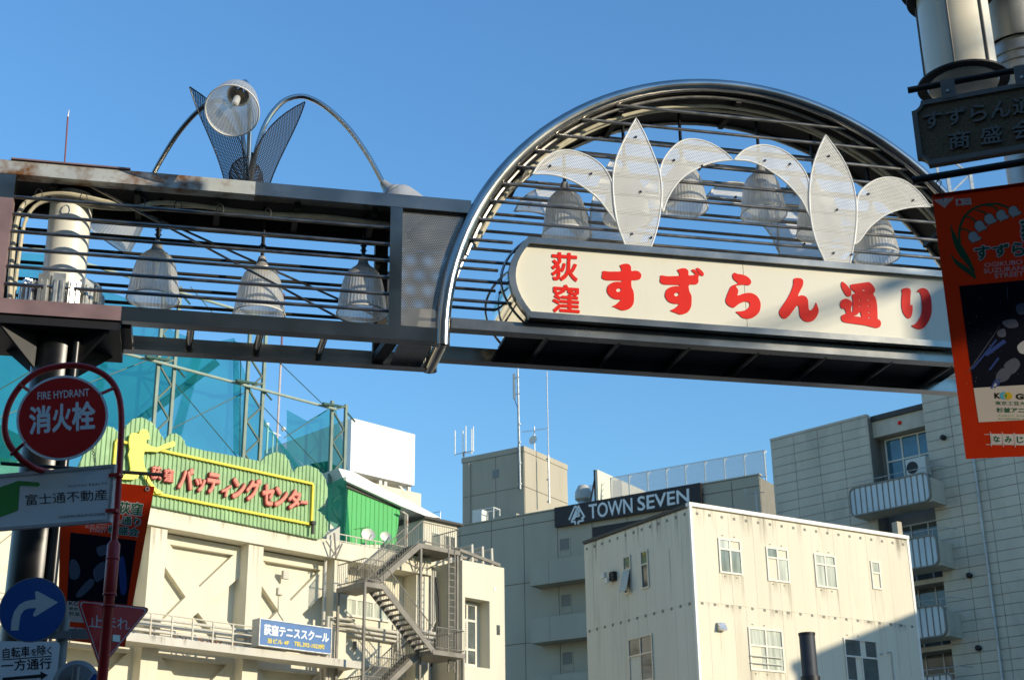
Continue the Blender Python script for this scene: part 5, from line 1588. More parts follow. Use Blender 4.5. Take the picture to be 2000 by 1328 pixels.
# thin red and white mast
ua, za = B.px(541, 860, 9)
ub2, zb2 = B.px(544, 640, 9)
e = empty('rod_mast', B, 'slender mast painted dark red above and pale below behind the net', 'mast', loc=B.o + B.u * ua + B.w * 9 + Vector((0, 0, 16.3)))
zs = B.px(543, 712, 9)[1]
MB().tube([(0, 0, 0), (0, 0, zs - 16.3)], 0.06, 8).build('pole', mat('pale_pink_paint', (0.52, 0.44, 0.42), 0.5), e, True)
MB().tube([(0, 0, zs - 16.3), (0, 0, zb2 - 16.3 + 2)], 0.05, 8).build('painted_pole', MATS['dull_red_paint'], e, True)
zl = B.px(530, 850, 9)[1] - 16.3
q = MB().bar((-0.6, 0, zl - 1.0), (-0.6, 0, zl + 0.6), 0.08, 0.08).bar((-0.25, 0, zl - 1), (-0.25, 0, zl + 0.2), 0.06, 0.06).bar((-0.6, 0, zl + 0.2), (0.2, 0, zl + 0.1), 0.05, 0.05)
for a in (-0.7, 0.35):
    q.lathe([(0.02, 0), (0.12, 0.08), (0.12, 0.2), (0.02, 0.26)], 10, (a, 0, zl + 0.35))
q.build('floodlights', M_white, e)
# dark corrugated roof edge behind the sign's right end
rfe = MB()
P = B.pts([(610, 905), (640, 900), (668, 916), (672, 930), (640, 925)], 3.0)
lx(MB().prism(P, 3.0, 3.2), 0, 3, 16.3).build('roof_corner', M_netd, net)

# ================================================================== things close to the camera, right side
M_bronze = mat('bronze_speckle', (0.16, 0.115, 0.06), 0.6, 0.3, 0.45, 90.0, 0.35, 160)
M_bframe = mat('dark_grey_metal', (0.17, 0.165, 0.145), 0.5, 0.1, 0.15, 6.0)
M_blk2 = mat('blackened_steel', (0.02, 0.02, 0.018), 0.5, 0.3, 0.3, 8.0)
def cloth(name, col):
    m, nt, b, out = nodes(name)
    nt.nodes.remove(b)
    N, L = nt.nodes.new, nt.links.new
    tc = N('ShaderNodeTexCoord'); nz = N('ShaderNodeTexNoise'); nz.inputs['Scale'].default_value = 3.0
    L(tc.outputs['Object'], nz.inputs['Vector'])
    cr = N('ShaderNodeValToRGB')
    cr.color_ramp.elements[0].color = tuple(c * 0.85 for c in col) + (1,)
    cr.color_ramp.elements[1].color = tuple(col) + (1,)
    L(nz.outputs['Fac'], cr.inputs[0])
    d = N('ShaderNodeBsdfDiffuse'); t = N('ShaderNodeBsdfTranslucent'); s = N('ShaderNodeMixShader')
    s.inputs[0].default_value = 0.38
    L(cr.outputs[0], d.inputs[0]); L(cr.outputs[0], t.inputs[0]); L(d.outputs[0], s.inputs[1]); L(t.outputs[0], s.inputs[2]); L(s.outputs[0], out.inputs[0])
    return m
M_ban = cloth('vermilion_banner_cloth', (0.46, 0.030, 0.007))
M_bpost = cloth('printed_dark_panel', (0.012, 0.014, 0.022))
M_bwhite = cloth('printed_cream', (0.66, 0.63, 0.54))
M_bgreen = cloth('printed_green', (0.015, 0.13, 0.06))
M_bgreen2 = cloth('printed_light_green', (0.10, 0.32, 0.10))
M_bblack = cloth('printed_black', (0.02, 0.02, 0.02))
M_bcyan = cloth('printed_cyan', (0.12, 0.45, 0.60))
M_byel = cloth('printed_yellow', (0.70, 0.48, 0.04))
M_bblue = cloth('printed_blue', (0.05, 0.09, 0.28))
M_bgrey = cloth('printed_grey', (0.13, 0.14, 0.18))
M_bpale = cloth('printed_pale', (0.60, 0.60, 0.57))

K = 0.742   # size of the near group on the right
RB = Fr(at(1787, 352, 7.05), -20)
rodz = RB.px(1787, 352)[1]
rod = empty('banner_rod', RB, 'black rod that carries the large red banner below the metal plaque', 'rod', loc=RB.o + Vector((0, 0, rodz)))
MB().tube([(0, 0, 0), (1.25 * K, 0, 0)], 0.026 * K, 12).build('rod', M_blk2, rod, True)
MB().tube([(-0.012, 0, 0), (0.0, 0, 0)], 0.029 * K, 12).build('end_cap', M_black, rod, True)

bu0, bz1 = RB.px(1820, 381)
bz0 = RB.px(1885, 896)[1]
BW = 1.02 * K
ban = empty('red_banner', RB, 'large red cloth banner with lily of the valley print hanging from the black rod', 'banner', loc=RB.o + RB.u * bu0 + Vector((0, 0, bz0)))
def bdef(u, z):
    t = max(0.0, min(1.0, (bz1 - z) / (bz1 - bz0)))
    return (u - bu0) * (0.07 + 0.20 * t) + 0.006 * math.sin(7.5 * (u - bu0) + 3.0 * t) * t + 0.003 * math.sin(14 * t + 3 * u)
def bn(m, name, mt, parent=None, fr=RB, u0=None, zb=None, df=bdef):
    u0 = bu0 if u0 is None else u0
    zb = bz0 if zb is None else zb
    m.v = [(x - u0, y * (0.25 if -0.0099 < y < 0 else 1.0) + df(x, z), z - zb) for x, y, z in m.v]
    return m.build(name, mt, parent or ban)
def grid(TL, TR, BR, BL, w, n=12, k=20):
    fn = quad_fn(TL, TR, BR, BL)
    vs, fs = [], []
    for j in range(k + 1):
        for i in range(n + 1):
            u, z = fn(i / n, j / k)
            vs.append((u, w, z))
    for j in range(k):
        for i in range(n):
            a = j * (n + 1) + i
            fs.append((a, a + 1, a + n + 2, a + n + 1))
    return MB().add(vs, fs)
cl = bn(grid((bu0, bz1), (bu0 + BW, bz1), (bu0 + BW, bz0), (bu0, bz0), 0.0, 24, 48), 'cloth', M_ban)
bn(MB().tube([(bu0 + 0.01 + k * 0.1 * K, 0, bz1 - 0.006) for k in range(11)], 0.010, 8), 'top_hem', M_ban)
zB = lambda L: [RB.px(1820 + x / 6.64, 360 + y / 6.64, -0.004) for x, y in L]
zC = lambda L: [RB.px(1840 + x / 3.689, 540 + y / 3.689, -0.004) for x, y in L]
def bt(t, Q, mt, bold, w=-0.005, res=3, parent=None, sp=1.0, name='lettering'):
    return bn(solid(text_geo(t, bold, res, sp), quad_fn(*Q), w, w), name, mt, parent)
def bpoly(P, mt, w=-0.004, name='print'):
    return bn(solid(loops_geo([P]), lambda x, y: (x, y), w, w), name, mt)
bpoly(zB([(15, 200), (292, 155), (165, 298)]), M_bwhite, -0.004, 'corner_patch')
gx = zB([(150, 212)])[0]
bn(MB().tube([(gx[0] + 0.012 * math.cos(t), -0.006, gx[1] + 0.012 * math.sin(t)) for t in [k * math.pi / 6 for k in range(12)]], 0.004, 6, closed=True), 'grommet', M_alu)
hk = RB.px(1835, 370, 0)
bn(MB().tube([(hk[0], 0, rodz - 0.02), (hk[0] - 0.014, 0, rodz - 0.037), (hk[0], 0, rodz - 0.063), (hk[0] + 0.014, 0, rodz - 0.037), (hk[0], 0, rodz - 0.02)], 0.0035, 6).tube([(hk[0], 0, rodz - 0.06), (gx[0], -0.008, gx[1] + 0.012)], 0.003, 6), 'hook', M_blk2, df=lambda u, z: 0)
bpoly(zB([(303, 178), (503, 155), (512, 245), (312, 265)]), M_bwhite, -0.0035, 'maker_tag')
bpoly(zB([(330, 215), (352, 180), (372, 200), (385, 225), (360, 240), (335, 235)]), M_red, -0.0045)
for a in ((415, 178, 490, 170), (425, 210, 480, 203), (415, 248, 500, 240), (325, 250, 388, 246)):
    bpoly(zB([(a[0], a[1]), (a[2], a[3]), (a[2], a[3] + 7), (a[0], a[1] + 7)]), M_bgrey, -0.0045)
def stroke(L, hw, mt, w=-0.004):
    P = smooth_loop(zB(L), 4, False)
    lo, hi = [], []
    for i, p in enumerate(P):
        a, b = P[max(i - 1, 0)], P[min(i + 1, len(P) - 1)]
        d = math.hypot(b[0] - a[0], b[1] - a[1]) or 1
        nx, nz = -(b[1] - a[1]) / d * hw, (b[0] - a[0]) / d * hw
        lo.append((p[0] + nx, w, p[1] + nz))
        hi.append((p[0] - nx, w, p[1] - nz))
    n = len(P)
    bn(MB().add(lo + hi, [(i, i + n, i + n + 1, i + 1) for i in range(n - 1)]), 'print', mt)
stroke([(362, 740), (350, 620), (372, 505), (430, 390), (540, 290), (680, 237), (820, 222), (920, 240), (985, 270)], 0.006, M_bgreen)
for L in ([(365, 570), (430, 565), (490, 600)], [(440, 400), (510, 415), (565, 460)], [(560, 310), (640, 325), (710, 360)], [(690, 245), (780, 255), (850, 300)]):
    stroke(L, 0.0045, M_bgreen)
for cx, cy in ((540, 665), (620, 520), (745, 425), (900, 372), (1060, 315)):
    L = [(cx - 70, cy + 10), (cx - 62, cy - 40), (cx - 20, cy - 72), (cx + 25, cy - 68), (cx + 55, cy - 25), (cx + 70, cy + 0), (cx + 97, cy - 5), (cx + 75, cy + 38), (cx + 45, cy + 40), (cx + 30, cy + 58), (cx + 8, cy + 55), (cx - 15, cy + 85), (cx - 20, cy + 60), (cx - 50, cy + 45)]
    cxx = [(cx + (x - cx) * 1.12, cy + (y - cy) * 1.12) for x, y in L]
    bpoly(zB(cxx), M_bgreen, -0.004)
    bpoly(zB(L), M_bpale, -0.005)
bpoly(zB([(235, 480), (265, 570), (330, 690), (420, 830), (490, 950), (545, 1080), (572, 1195), (520, 1110), (440, 1010), (360, 920), (300, 810), (258, 680), (240, 560)]), M_bgreen)
bpoly(zB([(235, 880), (300, 960), (400, 1020), (490, 1080), (560, 1170), (567, 1218), (480, 1150), (380, 1090), (300, 1020), (255, 940)]), M_bgreen)
for ch, q in (('す', [(540, 792), (748, 758), (735, 935), (575, 965)]), ('ず', [(772, 760), (995, 728), (985, 885), (805, 915)]), ('ら', [(1028, 722), (1195, 705), (1200, 880), (1040, 885)]), ('ん', [(1240, 690), (1440, 660), (1450, 830), (1245, 860)]), ('荻', [(1140, 415), (1400, 375), (1420, 640), (1160, 685)])):
    Q = zB(q)
    c = (sum(p[0] for p in Q) / 4, sum(p[1] for p in Q) / 4)
    Qo = [(c[0] + (p[0] - c[0]) * 1.16, c[1] + (p[1] - c[1]) * 1.16) for p in Q]
    bt(ch, Qo, M_bpale, 0.075, -0.005)
    bt(ch, Q, M_bgreen, 0.022, -0.0065)
bt('OGIKUBO', zB([(675, 993), (1168, 925), (1170, 985), (680, 1052)]), M_bpale, 0.012)
bt('SUZURAN', zB([(665, 1072), (1180, 1002), (1184, 1062), (670, 1132)]), M_bpale, 0.012)
bt('STREET', zB([(805, 1127), (1188, 1072), (1190, 1132), (810, 1185)]), M_bpale, 0.012)
PT = zC([(120, 62), (225, 795), (262, 1040)])
ru = bu0 + BW - (PT[0][0] - bu0)
def hz(p, q): return p
bn(grid(PT[0], (ru, PT[0][1]), (ru, PT[1][1]), PT[1], -0.004, 22, 30), 'poster_panel', M_bpost)
bn(grid(PT[1], (ru, PT[1][1]), (ru, PT[2][1]), PT[2], -0.004, 22, 8), 'cream_panel', M_bwhite)
# plain abstract picture: pale slabs, blue streaks and specks on dark
for L, mt_ in (([(395, 375), (445, 350), (455, 405), (405, 412)], M_bgrey), ([(430, 300), (520, 280), (545, 330), (470, 345)], M_bgrey), ([(385, 700), (430, 640), (500, 650), (470, 720), (400, 745)], M_bgrey), ([(440, 620), (520, 560), (560, 610), (500, 680)], M_bgrey),
               ([(540, 470), (600, 430), (600, 520), (555, 520)], M_bpale), ([(345, 790), (375, 730), (420, 715), (410, 760), (370, 795)], M_bblue), ([(205, 660), (385, 430), (392, 440), (225, 655)], M_bblue), ([(330, 660), (400, 560), (410, 570), (350, 655)], M_bblue), ([(300, 540), (440, 430), (460, 450), (320, 560)], M_bblue),
               ([(200, 655), (395, 360), (397, 363), (206, 655)], M_bgrey), ([(465, 50), (468, 50), (470, 130), (466, 130)], M_bgrey), ([(360, 790), (380, 750), (390, 765), (370, 792)], M_bpale), ([(530, 180), (600, 160), (600, 230), (545, 240)], M_bgrey)):
    bpoly(smooth_loop(zC(L), 3) if mt_ in (M_bgrey, M_bpale) else zC(L), mt_, -0.006)
sp_ = MB()
random.seed(11)
for k in range(46):
    p = zC([(random.uniform(160, 560), random.uniform(90, 780))])[0]
    r = random.uniform(0.0006, 0.0015)
    sp_.add([(p[0] - r, -0.006, p[1]), (p[0], -0.006, p[1] - r), (p[0] + r, -0.006, p[1]), (p[0], -0.006, p[1] + r)], [(0, 1, 2, 3)])
o = bn(sp_, 'printed_specks', M_bpale)
o['kind'] = 'stuff'
bt('K', zC([(372, 822), (418, 820), (420, 860), (375, 862)]), M_bblack, 0.05, -0.006)
bt('GEI', zC([(525, 817), (640, 812), (640, 855), (527, 859)]), M_bblack, 0.05, -0.006)
for cx, cy, mt_, w in ((441, 838, M_bcyan, -0.0055), (472, 838, M_byel, -0.006)):
    bpoly([(zC([(cx, cy)])[0][0] + 0.0193 * math.cos(t), zC([(cx, cy)])[0][1] + 0.0193 * math.sin(t)) for t in [k * math.pi / 12 for k in range(24)]], mt_, w)
bpoly(zC([(457, 820), (463, 830), (464, 845), (457, 857), (450, 846), (450, 830)]), M_bgreen2, -0.007)
bt('東京工芸大学', zC([(378, 880), (640, 868), (642, 897), (382, 910)]), M_bgreen, 0.008, -0.006, 2)
bt('杉並アニメ', zC([(386, 926), (640, 912), (642, 950), (390, 962)]), M_bgreen, 0.03, -0.006, 2)
bt('TOKYO  POLYTECHNIC', zC([(398, 979), (760, 960), (760, 972), (400, 990)]), M_bgreen2, 0.0, -0.006, 1)
bt('SUGINAMI ANIMATION', zC([(400, 1001), (760, 982), (760, 994), (402, 1012)]), M_bgreen2, 0.0, -0.006, 1)
for k, ch in enumerate('なみじ'):
    x = 350 + k * 85
    bpoly(zC([(x, 1118 - k * 3), (x + 76, 1115 - k * 3), (x + 80, 1190 - k * 2), (x + 6, 1193 - k * 2)]), M_bpale, -0.005)
    bt(ch, zC([(x + 12, 1132 - k * 3), (x + 62, 1130 - k * 3), (x + 66, 1176 - k * 2), (x + 15, 1178 - k * 2)]), M_bgreen, 0.03, -0.0065, 2)
    for xx in (x - 8,):
        bpoly(zC([(xx, 1105 - k * 3), (xx + 6, 1105 - k * 3), (xx + 14, 1208 - k * 2), (xx + 8, 1208 - k * 2)]), M_bpale, -0.0055)
bpoly(zC([(300, 1124), (620, 1103), (620, 1107), (300, 1128)]), M_bpale, -0.0055)
bpoly(zC([(312, 1196), (630, 1180), (630, 1184), (312, 1200)]), M_bpale, -0.0055)

# bronze plaque on its bar
PF = Fr(at(1785, 250, 7.2), -20)
zs_ = lambda L, w=0.0: [PF.px(1780 + x / 7.377, 150 + y / 7.377, w) for x, y in L]
Lp = zs_([(0, 490), (60, 475), (110, 420), (128, 350)]) 
Lb = zs_([(215, 1275), (195, 1225), (130, 1180), (55, 1165)])
ul, uL2 = Lp[0][0], Lp[3][0]
zt, zb = Lp[3][1], Lb[0][1]
ct = Lp[3][0] - Lp[0][0]
rr_ = 0.072 * K
uc = zs_([(1120, 700)])[0][0]
W2 = uc - ul
def plaque(ins):
    L = []
    r = rr_ + ins * 0.6
    for sx, sz, a0 in ((-1, 1, 270), (1, 1, 180), (1, -1, 90), (-1, -1, 0)):
        cx, cz = uc + sx * (W2), (zt if sz > 0 else zb)
        pts = []
        for k in range(6):
            t = R(a0 + k * 18)
            pts.append((cx + r * math.cos(t), cz + r * math.sin(t)))
        if (sx, sz) == (-1, 1):
            pts = pts
        L.append(pts)
    # order: top-left (from left edge to top edge), top-right, bottom-right, bottom-left
    tl_, tr_, br_, bl_ = L
    out = [p for p in tl_] + [p for p in tr_] + [p for p in br_] + [p for p in bl_]
    q = []
    for (x, z) in out:
        x = max(min(x, uc + W2 - ins), uc - W2 + ins)
        z = max(min(z, zt - ins), zb + ins)
        q.append((x, z))
    return q
plq = empty('street_plaque', PF, 'dark bronze plaque with raised Japanese lettering and scalloped corners under the lamp', 'sign', loc=PF.o + PF.u * uc + Vector((0, 0, zb)))
def pb(m, name, mt, smooth=False): return lx(m, uc, 0, zb).build(name, mt, plq, smooth)
o1, o2 = plaque(0.0), plaque(0.027)
pb(MB().prism(o1, 0.014, 0.05), 'back_plate', M_bronze)
pb(MB().prism(o2, 0.012, 0.0139), 'panel', M_bronze)
pb(ring(o1, o2, 0.0, 0.0139), 'frame', M_bframe)
for ch, q in (('す', [(155, 528), (440, 482), (440, 725), (180, 765)]), ('ず', [(480, 472), (780, 425), (780, 668), (500, 710)]), ('ら', [(838, 420), (1090, 382), (1090, 622), (850, 660)]), ('ん', [(1140, 370), (1430, 325), (1430, 570), (1145, 605)]), ('通', [(1455, 318), (1775, 268), (1775, 500), (1470, 556)]), ('り', [(1850, 250), (2030, 222), (2030, 470), (1860, 497)]),
              ('商', [(520, 805), (840, 758), (846, 1015), (545, 1062)]), ('盛', [(985, 722), (1300, 678), (1310, 940), (1005, 980)]), ('会', [(1430, 645), (1760, 595), (1760, 870), (1470, 915)])):
    pb(solid(text_geo(ch, 0.012), quad_fn(*zs_(q)), 0.0, 0.0119), 'letter', M_bframe)
bzr = PF.px(1772, 172)[1]
b0 = PF.px(1772, 172)[0]
pb(MB().tube([(b0, 0.03, bzr), (b0 + 1.35 * K, 0.03, bzr)], 0.024 * K, 12), 'bar', M_blk2, True)
for x in (1850, 1998, 2060):
    u = PF.px(x, 160)[0]
    pb(MB().box(u - 0.037, u + 0.037, -0.004, 0.008, zt - 0.015, bzr + 0.008), 'hanger', M_bframe)
    pb(MB().tube([(u - 0.004, -0.013, zt + 0.026), (u - 0.004, 0.0, zt + 0.026)], 0.008, 10), 'bolt', M_alu)

# galvanised pole
GP = Fr(at(2003, 200, 8.15), 0)
pole = empty('utility_pole', GP, 'thick galvanised pole at the right edge behind the lamp and plaque', 'pole', loc=GP.o)
zst = GP.px(1950, 97)[1]
MB().lathe([(0.235 * K, 0), (0.222 * K, zst)], 40).build('shaft', M_galv, pole, True)
MB().lathe([(0.25 * K, zst), (0.262 * K, zst + 0.015), (0.258 * K, zst + 3.0)], 40, cap1=True).build('shaft', M_galv, pole, True)
for dz in (0.12, 0.2):
    MB().tube([(0.228 * K * math.cos(t), 0.228 * K * math.sin(t), zst - dz * K) for t in [k * math.pi / 16 for k in range(32)]], 0.006, 6, closed=True).build('seam_ring', M_galv, pole, True)

# lamp
LF = Fr(at(1872, 100, 7.55), 0)
lamp = empty('street_lamp', LF, 'large cylindrical street lamp with milky glass and black rings at the upper right', 'street lamp', loc=LF.o + Vector((0, 0, LF.px(1872, 180)[1])))
zg0 = LF.px(1876, 176)[1]
zg1 = LF.px(1868, 8)[1]
def lb(m, name, mt, smooth=True): return lx(m, 0, 0, LF.px(1872, 180)[1]).build(name, mt, lamp, smooth)
M_milk = mat('milky_glass', (0.84, 0.79, 0.63), 0.18, 0, 0.08, 2.5, dirt=(0.5, 0.44, 0.3), dscale=7.0, dth=(0.64, 0.9))
_b = M_milk.node_tree.nodes['Principled BSDF']
_b.inputs['Subsurface Weight'].default_value = 0.25
_b.inputs['Subsurface Radius'].default_value = (0.1, 0.09, 0.06)
lb(MB().lathe([(0.0, zg0), (0.19 * K, zg0), (0.255 * K, zg0 + 0.022), (0.262 * K, zg0 + 0.075), (0.262 * K, zg1 + 0.23)], 48), 'glass', M_milk)
def annulus(r0, r1, z, h): return MB().lathe([(r0, z), (r1, z), (r1, z + h), (r0, z + h), (r0, z)], 48)
lb(annulus(0.264 * K, 0.338 * K, zg0 + 0.033, 0.012), 'ring', M_blk2)
for k, (r, z) in enumerate(((0.249, zg1 + 0.04), (0.278, zg1 + 0.12), (0.304, zg1 + 0.21), (0.326, zg1 + 0.3))):
    lb(annulus(0.196, r, z, 0.011), 'ring', M_blk2)
lb(MB().lathe([(0.197, zg1 + 0.22), (0.197, zg1 + 0.45), (0.34, zg1 + 0.46), (0.08, zg1 + 0.6)], 40), 'roof', M_blk2)
for a in (-62, -118, 28, 152):
    x, y = 0.272 * K * math.cos(R(a)), 0.272 * K * math.sin(R(a))
    lb(MB().tube([(x, y, zg0 + 0.037), (x, y, zg1 + 0.22)], 0.007, 8), 'strut', M_bframe)
lb(MB().tube([(0.18, 0.07, zg1 + 0.5), (0.4, 0.35, zg1 + 0.5), (0.5, 0.6, zg1 + 0.5)], 0.03, 10), 'arm', M_blk2)

# ================================================================== left side: hydrant sign and its pole
M_hred = mat('red_enamel', (0.42, 0.014, 0.011), 0.35, 0, 0.15, 3.0)
M_hsign = mat('red_sign_sheet', (0.58, 0.014, 0.011), 0.3, 0, 0.1, 2.0)
M_swhite = mat('white_sign_sheet', (0.78, 0.80, 0.77), 0.35, 0, 0.06, 2.0, dirt=(0.6, 0.62, 0.6), dscale=4.0, dth=(0.6, 0.9))
M_sgrey = mat('grey_sign_back', (0.22, 0.22, 0.21), 0.5, 0.4, 0.2, 4.0)
M_sblue = mat('blue_sign_sheet', (0.008, 0.075, 0.27), 0.3, 0, 0.1, 2.0)
M_sarrow = mat('reflective_white', (0.52, 0.55, 0.52), 0.4, 0, 0.06)
M_ink = mat('black_ink', (0.015, 0.015, 0.017), 0.5)
M_logo = mat('leaf_green_print', (0.05, 0.30, 0.05), 0.4, 0, 0.06)
HY = Fr(at(122, 815, 7.0), 8)
hyd = empty('fire_hydrant_sign', HY, 'round red fire hydrant sign in a red hoop pole lettered FIRE HYDRANT', 'sign', loc=HY.o + HY.u * HY.px(208, 1300)[0])
hu = HY.px(208, 1300)[0]
def hb(m, name, mt, smooth=False): return lx(m, hu, 0, 0).build(name, mt, hyd, smooth)
path = [(203, 1340), (228, 1000), (235, 880), (237, 815), (231, 771), (214, 741), (185, 722), (150, 714), (112, 716), (72, 728), (38, 756), (16, 794), (9, 835), (18, 868), (42, 898), (66, 914), (110, 922), (170, 932), (226, 940)]
pp = HY.pts(path, 0.035)
pole_u = HY.pts([(205, 1328)], 0.035)[0][0]
hk_ = [(66, 914, 0.07), (90, 921, 0.14), (112, 930, 0.2)]      # the hoop's end bends back behind the board
P3 = [(pp[1][0], 0.035, 1.0)] + [(p[0], 0.035, p[1]) for p in smooth_loop(pp[1:15], 4, False)] + [(HY.px(x, y, w)[0], w, HY.px(x, y, w)[1]) for x, y, w in hk_]
hb(MB().tube(P3, 0.0155, 14), 'hoop', M_hred, True)
px_u = pp[1][0]
z_s1, z_s2 = HY.px(222, 1052)[1], HY.px(218, 1160)[1]
hb(MB().lathe([(0.0245, 0), (0.0245, z_s2), (0.03, z_s2 + 0.02), (0.03, z_s1 - 0.02), (0.017, z_s1)], 20, (px_u, 0.035, 0)), 'pole', M_hred, True)
for yy in (1090, 1160, 1183):
    z = HY.px(218, yy)[1]
    hb(MB().lathe([(0.031, z), (0.033, z + 0.004), (0.031, z + 0.01)], 20, (px_u, 0.035, 0)), 'collar', M_hred, True)
c = HY.px(122, 815, -0.02)
def disc(fr, c, r, w0, w1, n=48): return MB().prism([(c[0] + r * math.cos(2 * math.pi * k / n), c[1] + r * math.sin(2 * math.pi * k / n)) for k in range(n)], w0, w1)
rS = 82 / 2839.5 * (7.0 / math.cos(R(18.5)))
hb(disc(HY, c, rS, -0.02, -0.012), 'plate', M_swhite)
hb(disc(HY, c, rS * 0.945, -0.0215, -0.0202), 'red_field', M_hsign)
for a in (38, 142, 218):
    p0 = (c[0] + rS * math.cos(R(a)), c[1] + rS * math.sin(R(a)))
    p1 = (c[0] + rS * 1.36 * math.cos(R(a)), c[1] + rS * 1.36 * math.sin(R(a)))
    hb(MB().tube([(p0[0], -0.005, p0[1]), (p1[0], 0.03, p1[1])], 0.008, 8), 'stay', M_hred, True)
    hb(MB().lathe([(0.008, 0), (0.006, 0.006), (0, 0.007)], 8, cap0=True).xf(Matrix.Translation((p0[0] - 0.008 * math.cos(R(a)), -0.021, p0[1] - 0.008 * math.sin(R(a)))) @ Matrix.Rotation(R(90), 4, 'X')), 'bolt', M_alu)
z3_ = lambda L: HY.pts([(x / 3.906, 640 + y / 3.906) for x, y in L], -0.022)
hb(solid(text_geo('FIRE HYDRANT', 0.008), quad_fn(*z3_([(285, 492), (680, 463), (682, 520), (287, 550)])), -0.0222, -0.0222), 'lettering', M_swhite)
for ch, q in (('消', [(222, 600), (388, 588), (390, 800), (222, 818)]), ('火', [(398, 585), (545, 572), (548, 785), (398, 800)]), ('栓', [(545, 568), (728, 556), (728, 778), (550, 790)])):
    hb(solid(text_geo(ch, 0.028), quad_fn(*z3_(q)), -0.0222, -0.0222), 'lettering', M_swhite)
q = MB()
for k in range(7):
    p = HY.px(180 + k * 1.0, 866 + k * 6.5, -0.01)
    q.tube([(p[0] + 0.005 * math.cos(t), -0.01 + (0.004 * math.sin(t) if k % 2 else 0), p[1] + 0.008 * math.sin(t)) for t in [j * math.pi / 4 for j in range(8)]], 0.002, 5, closed=True)
hb(q, 'chain', M_sgrey).__setitem__('kind', 'stuff')

# estate agent board
FJ = Fr(at(222, 960, 6.93), -14)
fu = FJ.px(222, 960)[0]
zt_f, zb_f = FJ.px(222, 908)[1], FJ.px(216, 1017)[1]
ur = FJ.px(219, 960)[0]
fj = empty('agent_board', FJ, 'white rectangular board with a green folded logo fixed below the hydrant sign', 'sign', loc=FJ.o + FJ.u * (ur - 0.4) + Vector((0, 0, zb_f)))
def fb(m, name, mt, smooth=False): return lx(m, ur - 0.4, 0, zb_f).build(name, mt, fj, smooth)
fb(MB().box(ur - 0.78, ur, 0.0, 0.018, zb_f, zt_f), 'panel', M_swhite)
for a in ((ur - 0.785, ur + 0.004, zt_f - 0.012, zt_f + 0.004), (ur - 0.785, ur + 0.004, zb_f - 0.004, zb_f + 0.010), (ur - 0.012, ur + 0.004, zb_f + 0.0105, zt_f - 0.0125)):
    fb(MB().box(a[0], a[1], -0.005, 0.02, a[2], a[3]), 'frame', mat('dull_aluminium', (0.45, 0.46, 0.46), 0.5, 0.5, 0.25, 8.0) if 'dull_aluminium' not in MATS else MATS['dull_aluminium'])
for yy in (928, 997):
    z = FJ.px(222, yy)[1]
    fb(MB().box(ur - 0.02, ur + 0.035, -0.012, 0.03, z - 0.008, z + 0.008), 'clamp', M_hred)
f4 = lambda L: FJ.pts([(x / 2.965, 880 + y / 2.965) for x, y in L], -0.001)
fb(solid(loops_geo([f4([(10, 207), (60, 190), (105, 173), (222, 183), (230, 190), (230, 200), (222, 207), (117, 202), (113, 215), (105, 345), (60, 362), (0, 384), (-40, 390), (-30, 225)])]), lambda x, y: (x, y), -0.001, -0.001), 'logo', M_logo)
for t, q, bd in (('FUJITSU REALTY', [(395, 200), (620, 182), (622, 198), (396, 216)], 0.005), ('富士通不動産', [(145, 254), (620, 220), (622, 283), (150, 318)], 0.004), ('UDAGAWA GROUP HOLDINGS', [(340, 377), (606, 357), (608, 372), (342, 392)], 0.004)):
    fb(solid(text_geo(t, bd, 3, 1.25 if t[0] == 'F' else 1.0), quad_fn(*f4(q)), -0.001, -0.001), 'lettering', M_ink)

# stop sign behind the red pole
ST = Fr(at(215, 1215, 7.12), 38)
z6_ = lambda L, w=0.0: ST.pts([(x / 5.353, 1080 + y / 5.353) for x, y in L], w)
stp = empty('stop_sign', ST, 'red triangular stop sign with white hiragana behind the red pole', 'sign', loc=ST.o + Vector((0, 0, z6_([(1050, 1185)])[0][1])))
stz = z6_([(1050, 1185)])[0][1]
def sgn(m, name, mt, smooth=False): return lx(m, 0, 0, stz).build(name, mt, stp, smooth)
def rtri(V, r):
    out = []
    n = len(V)
    for i in range(n):
        p, a, b = Vector(V[i]), Vector(V[i - 1]), Vector(V[(i + 1) % n])
        d1, d2 = (a - p).normalized(), (b - p).normalized()
        for t in (0.0, 0.25, 0.5, 0.75, 1.0):
            q0, q1 = p + d1 * r, p + d2 * r
            out.append(tuple((1 - t) ** 2 * q0 + 2 * t * (1 - t) * p + t * t * q1))
    return out
V = z6_([(800, 482), (1580, 568), (1048, 1215)])
cV = (sum(p[0] for p in V) / 3, sum(p[1] for p in V) / 3)
def shr(f): return [(cV[0] + (p[0] - cV[0]) * f, cV[1] + (p[1] - cV[1]) * f) for p in V]
sgn(MB().prism(rtri(V, 0.035), 0.0, 0.004), 'plate', M_hsign)
sgn(ring(rtri(shr(0.94), 0.032), rtri(shr(0.905), 0.030), -0.0008, -0.0001), 'white_line', M_sarrow)
for ch, q in (('止', [(940, 640), (1075, 652), (1072, 778), (935, 768)]), ('ま', [(1085, 650), (1210, 665), (1210, 790), (1085, 780)]), ('れ', [(1225, 668), (1355, 685), (1352, 802), (1225, 790)])):
    sgn(solid(text_geo(ch, 0.0), quad_fn(*z6_(q)), -0.001, -0.001), 'lettering', M_sarrow)
bz_ = z6_([(1130, 915)])[0]
sgn(MB().box(bz_[0] - 0.015, bz_[0] + 0.02, -0.09, -0.06, bz_[1] - 0.015, bz_[1] + 0.015), 'clamp_bolt', M_alu)

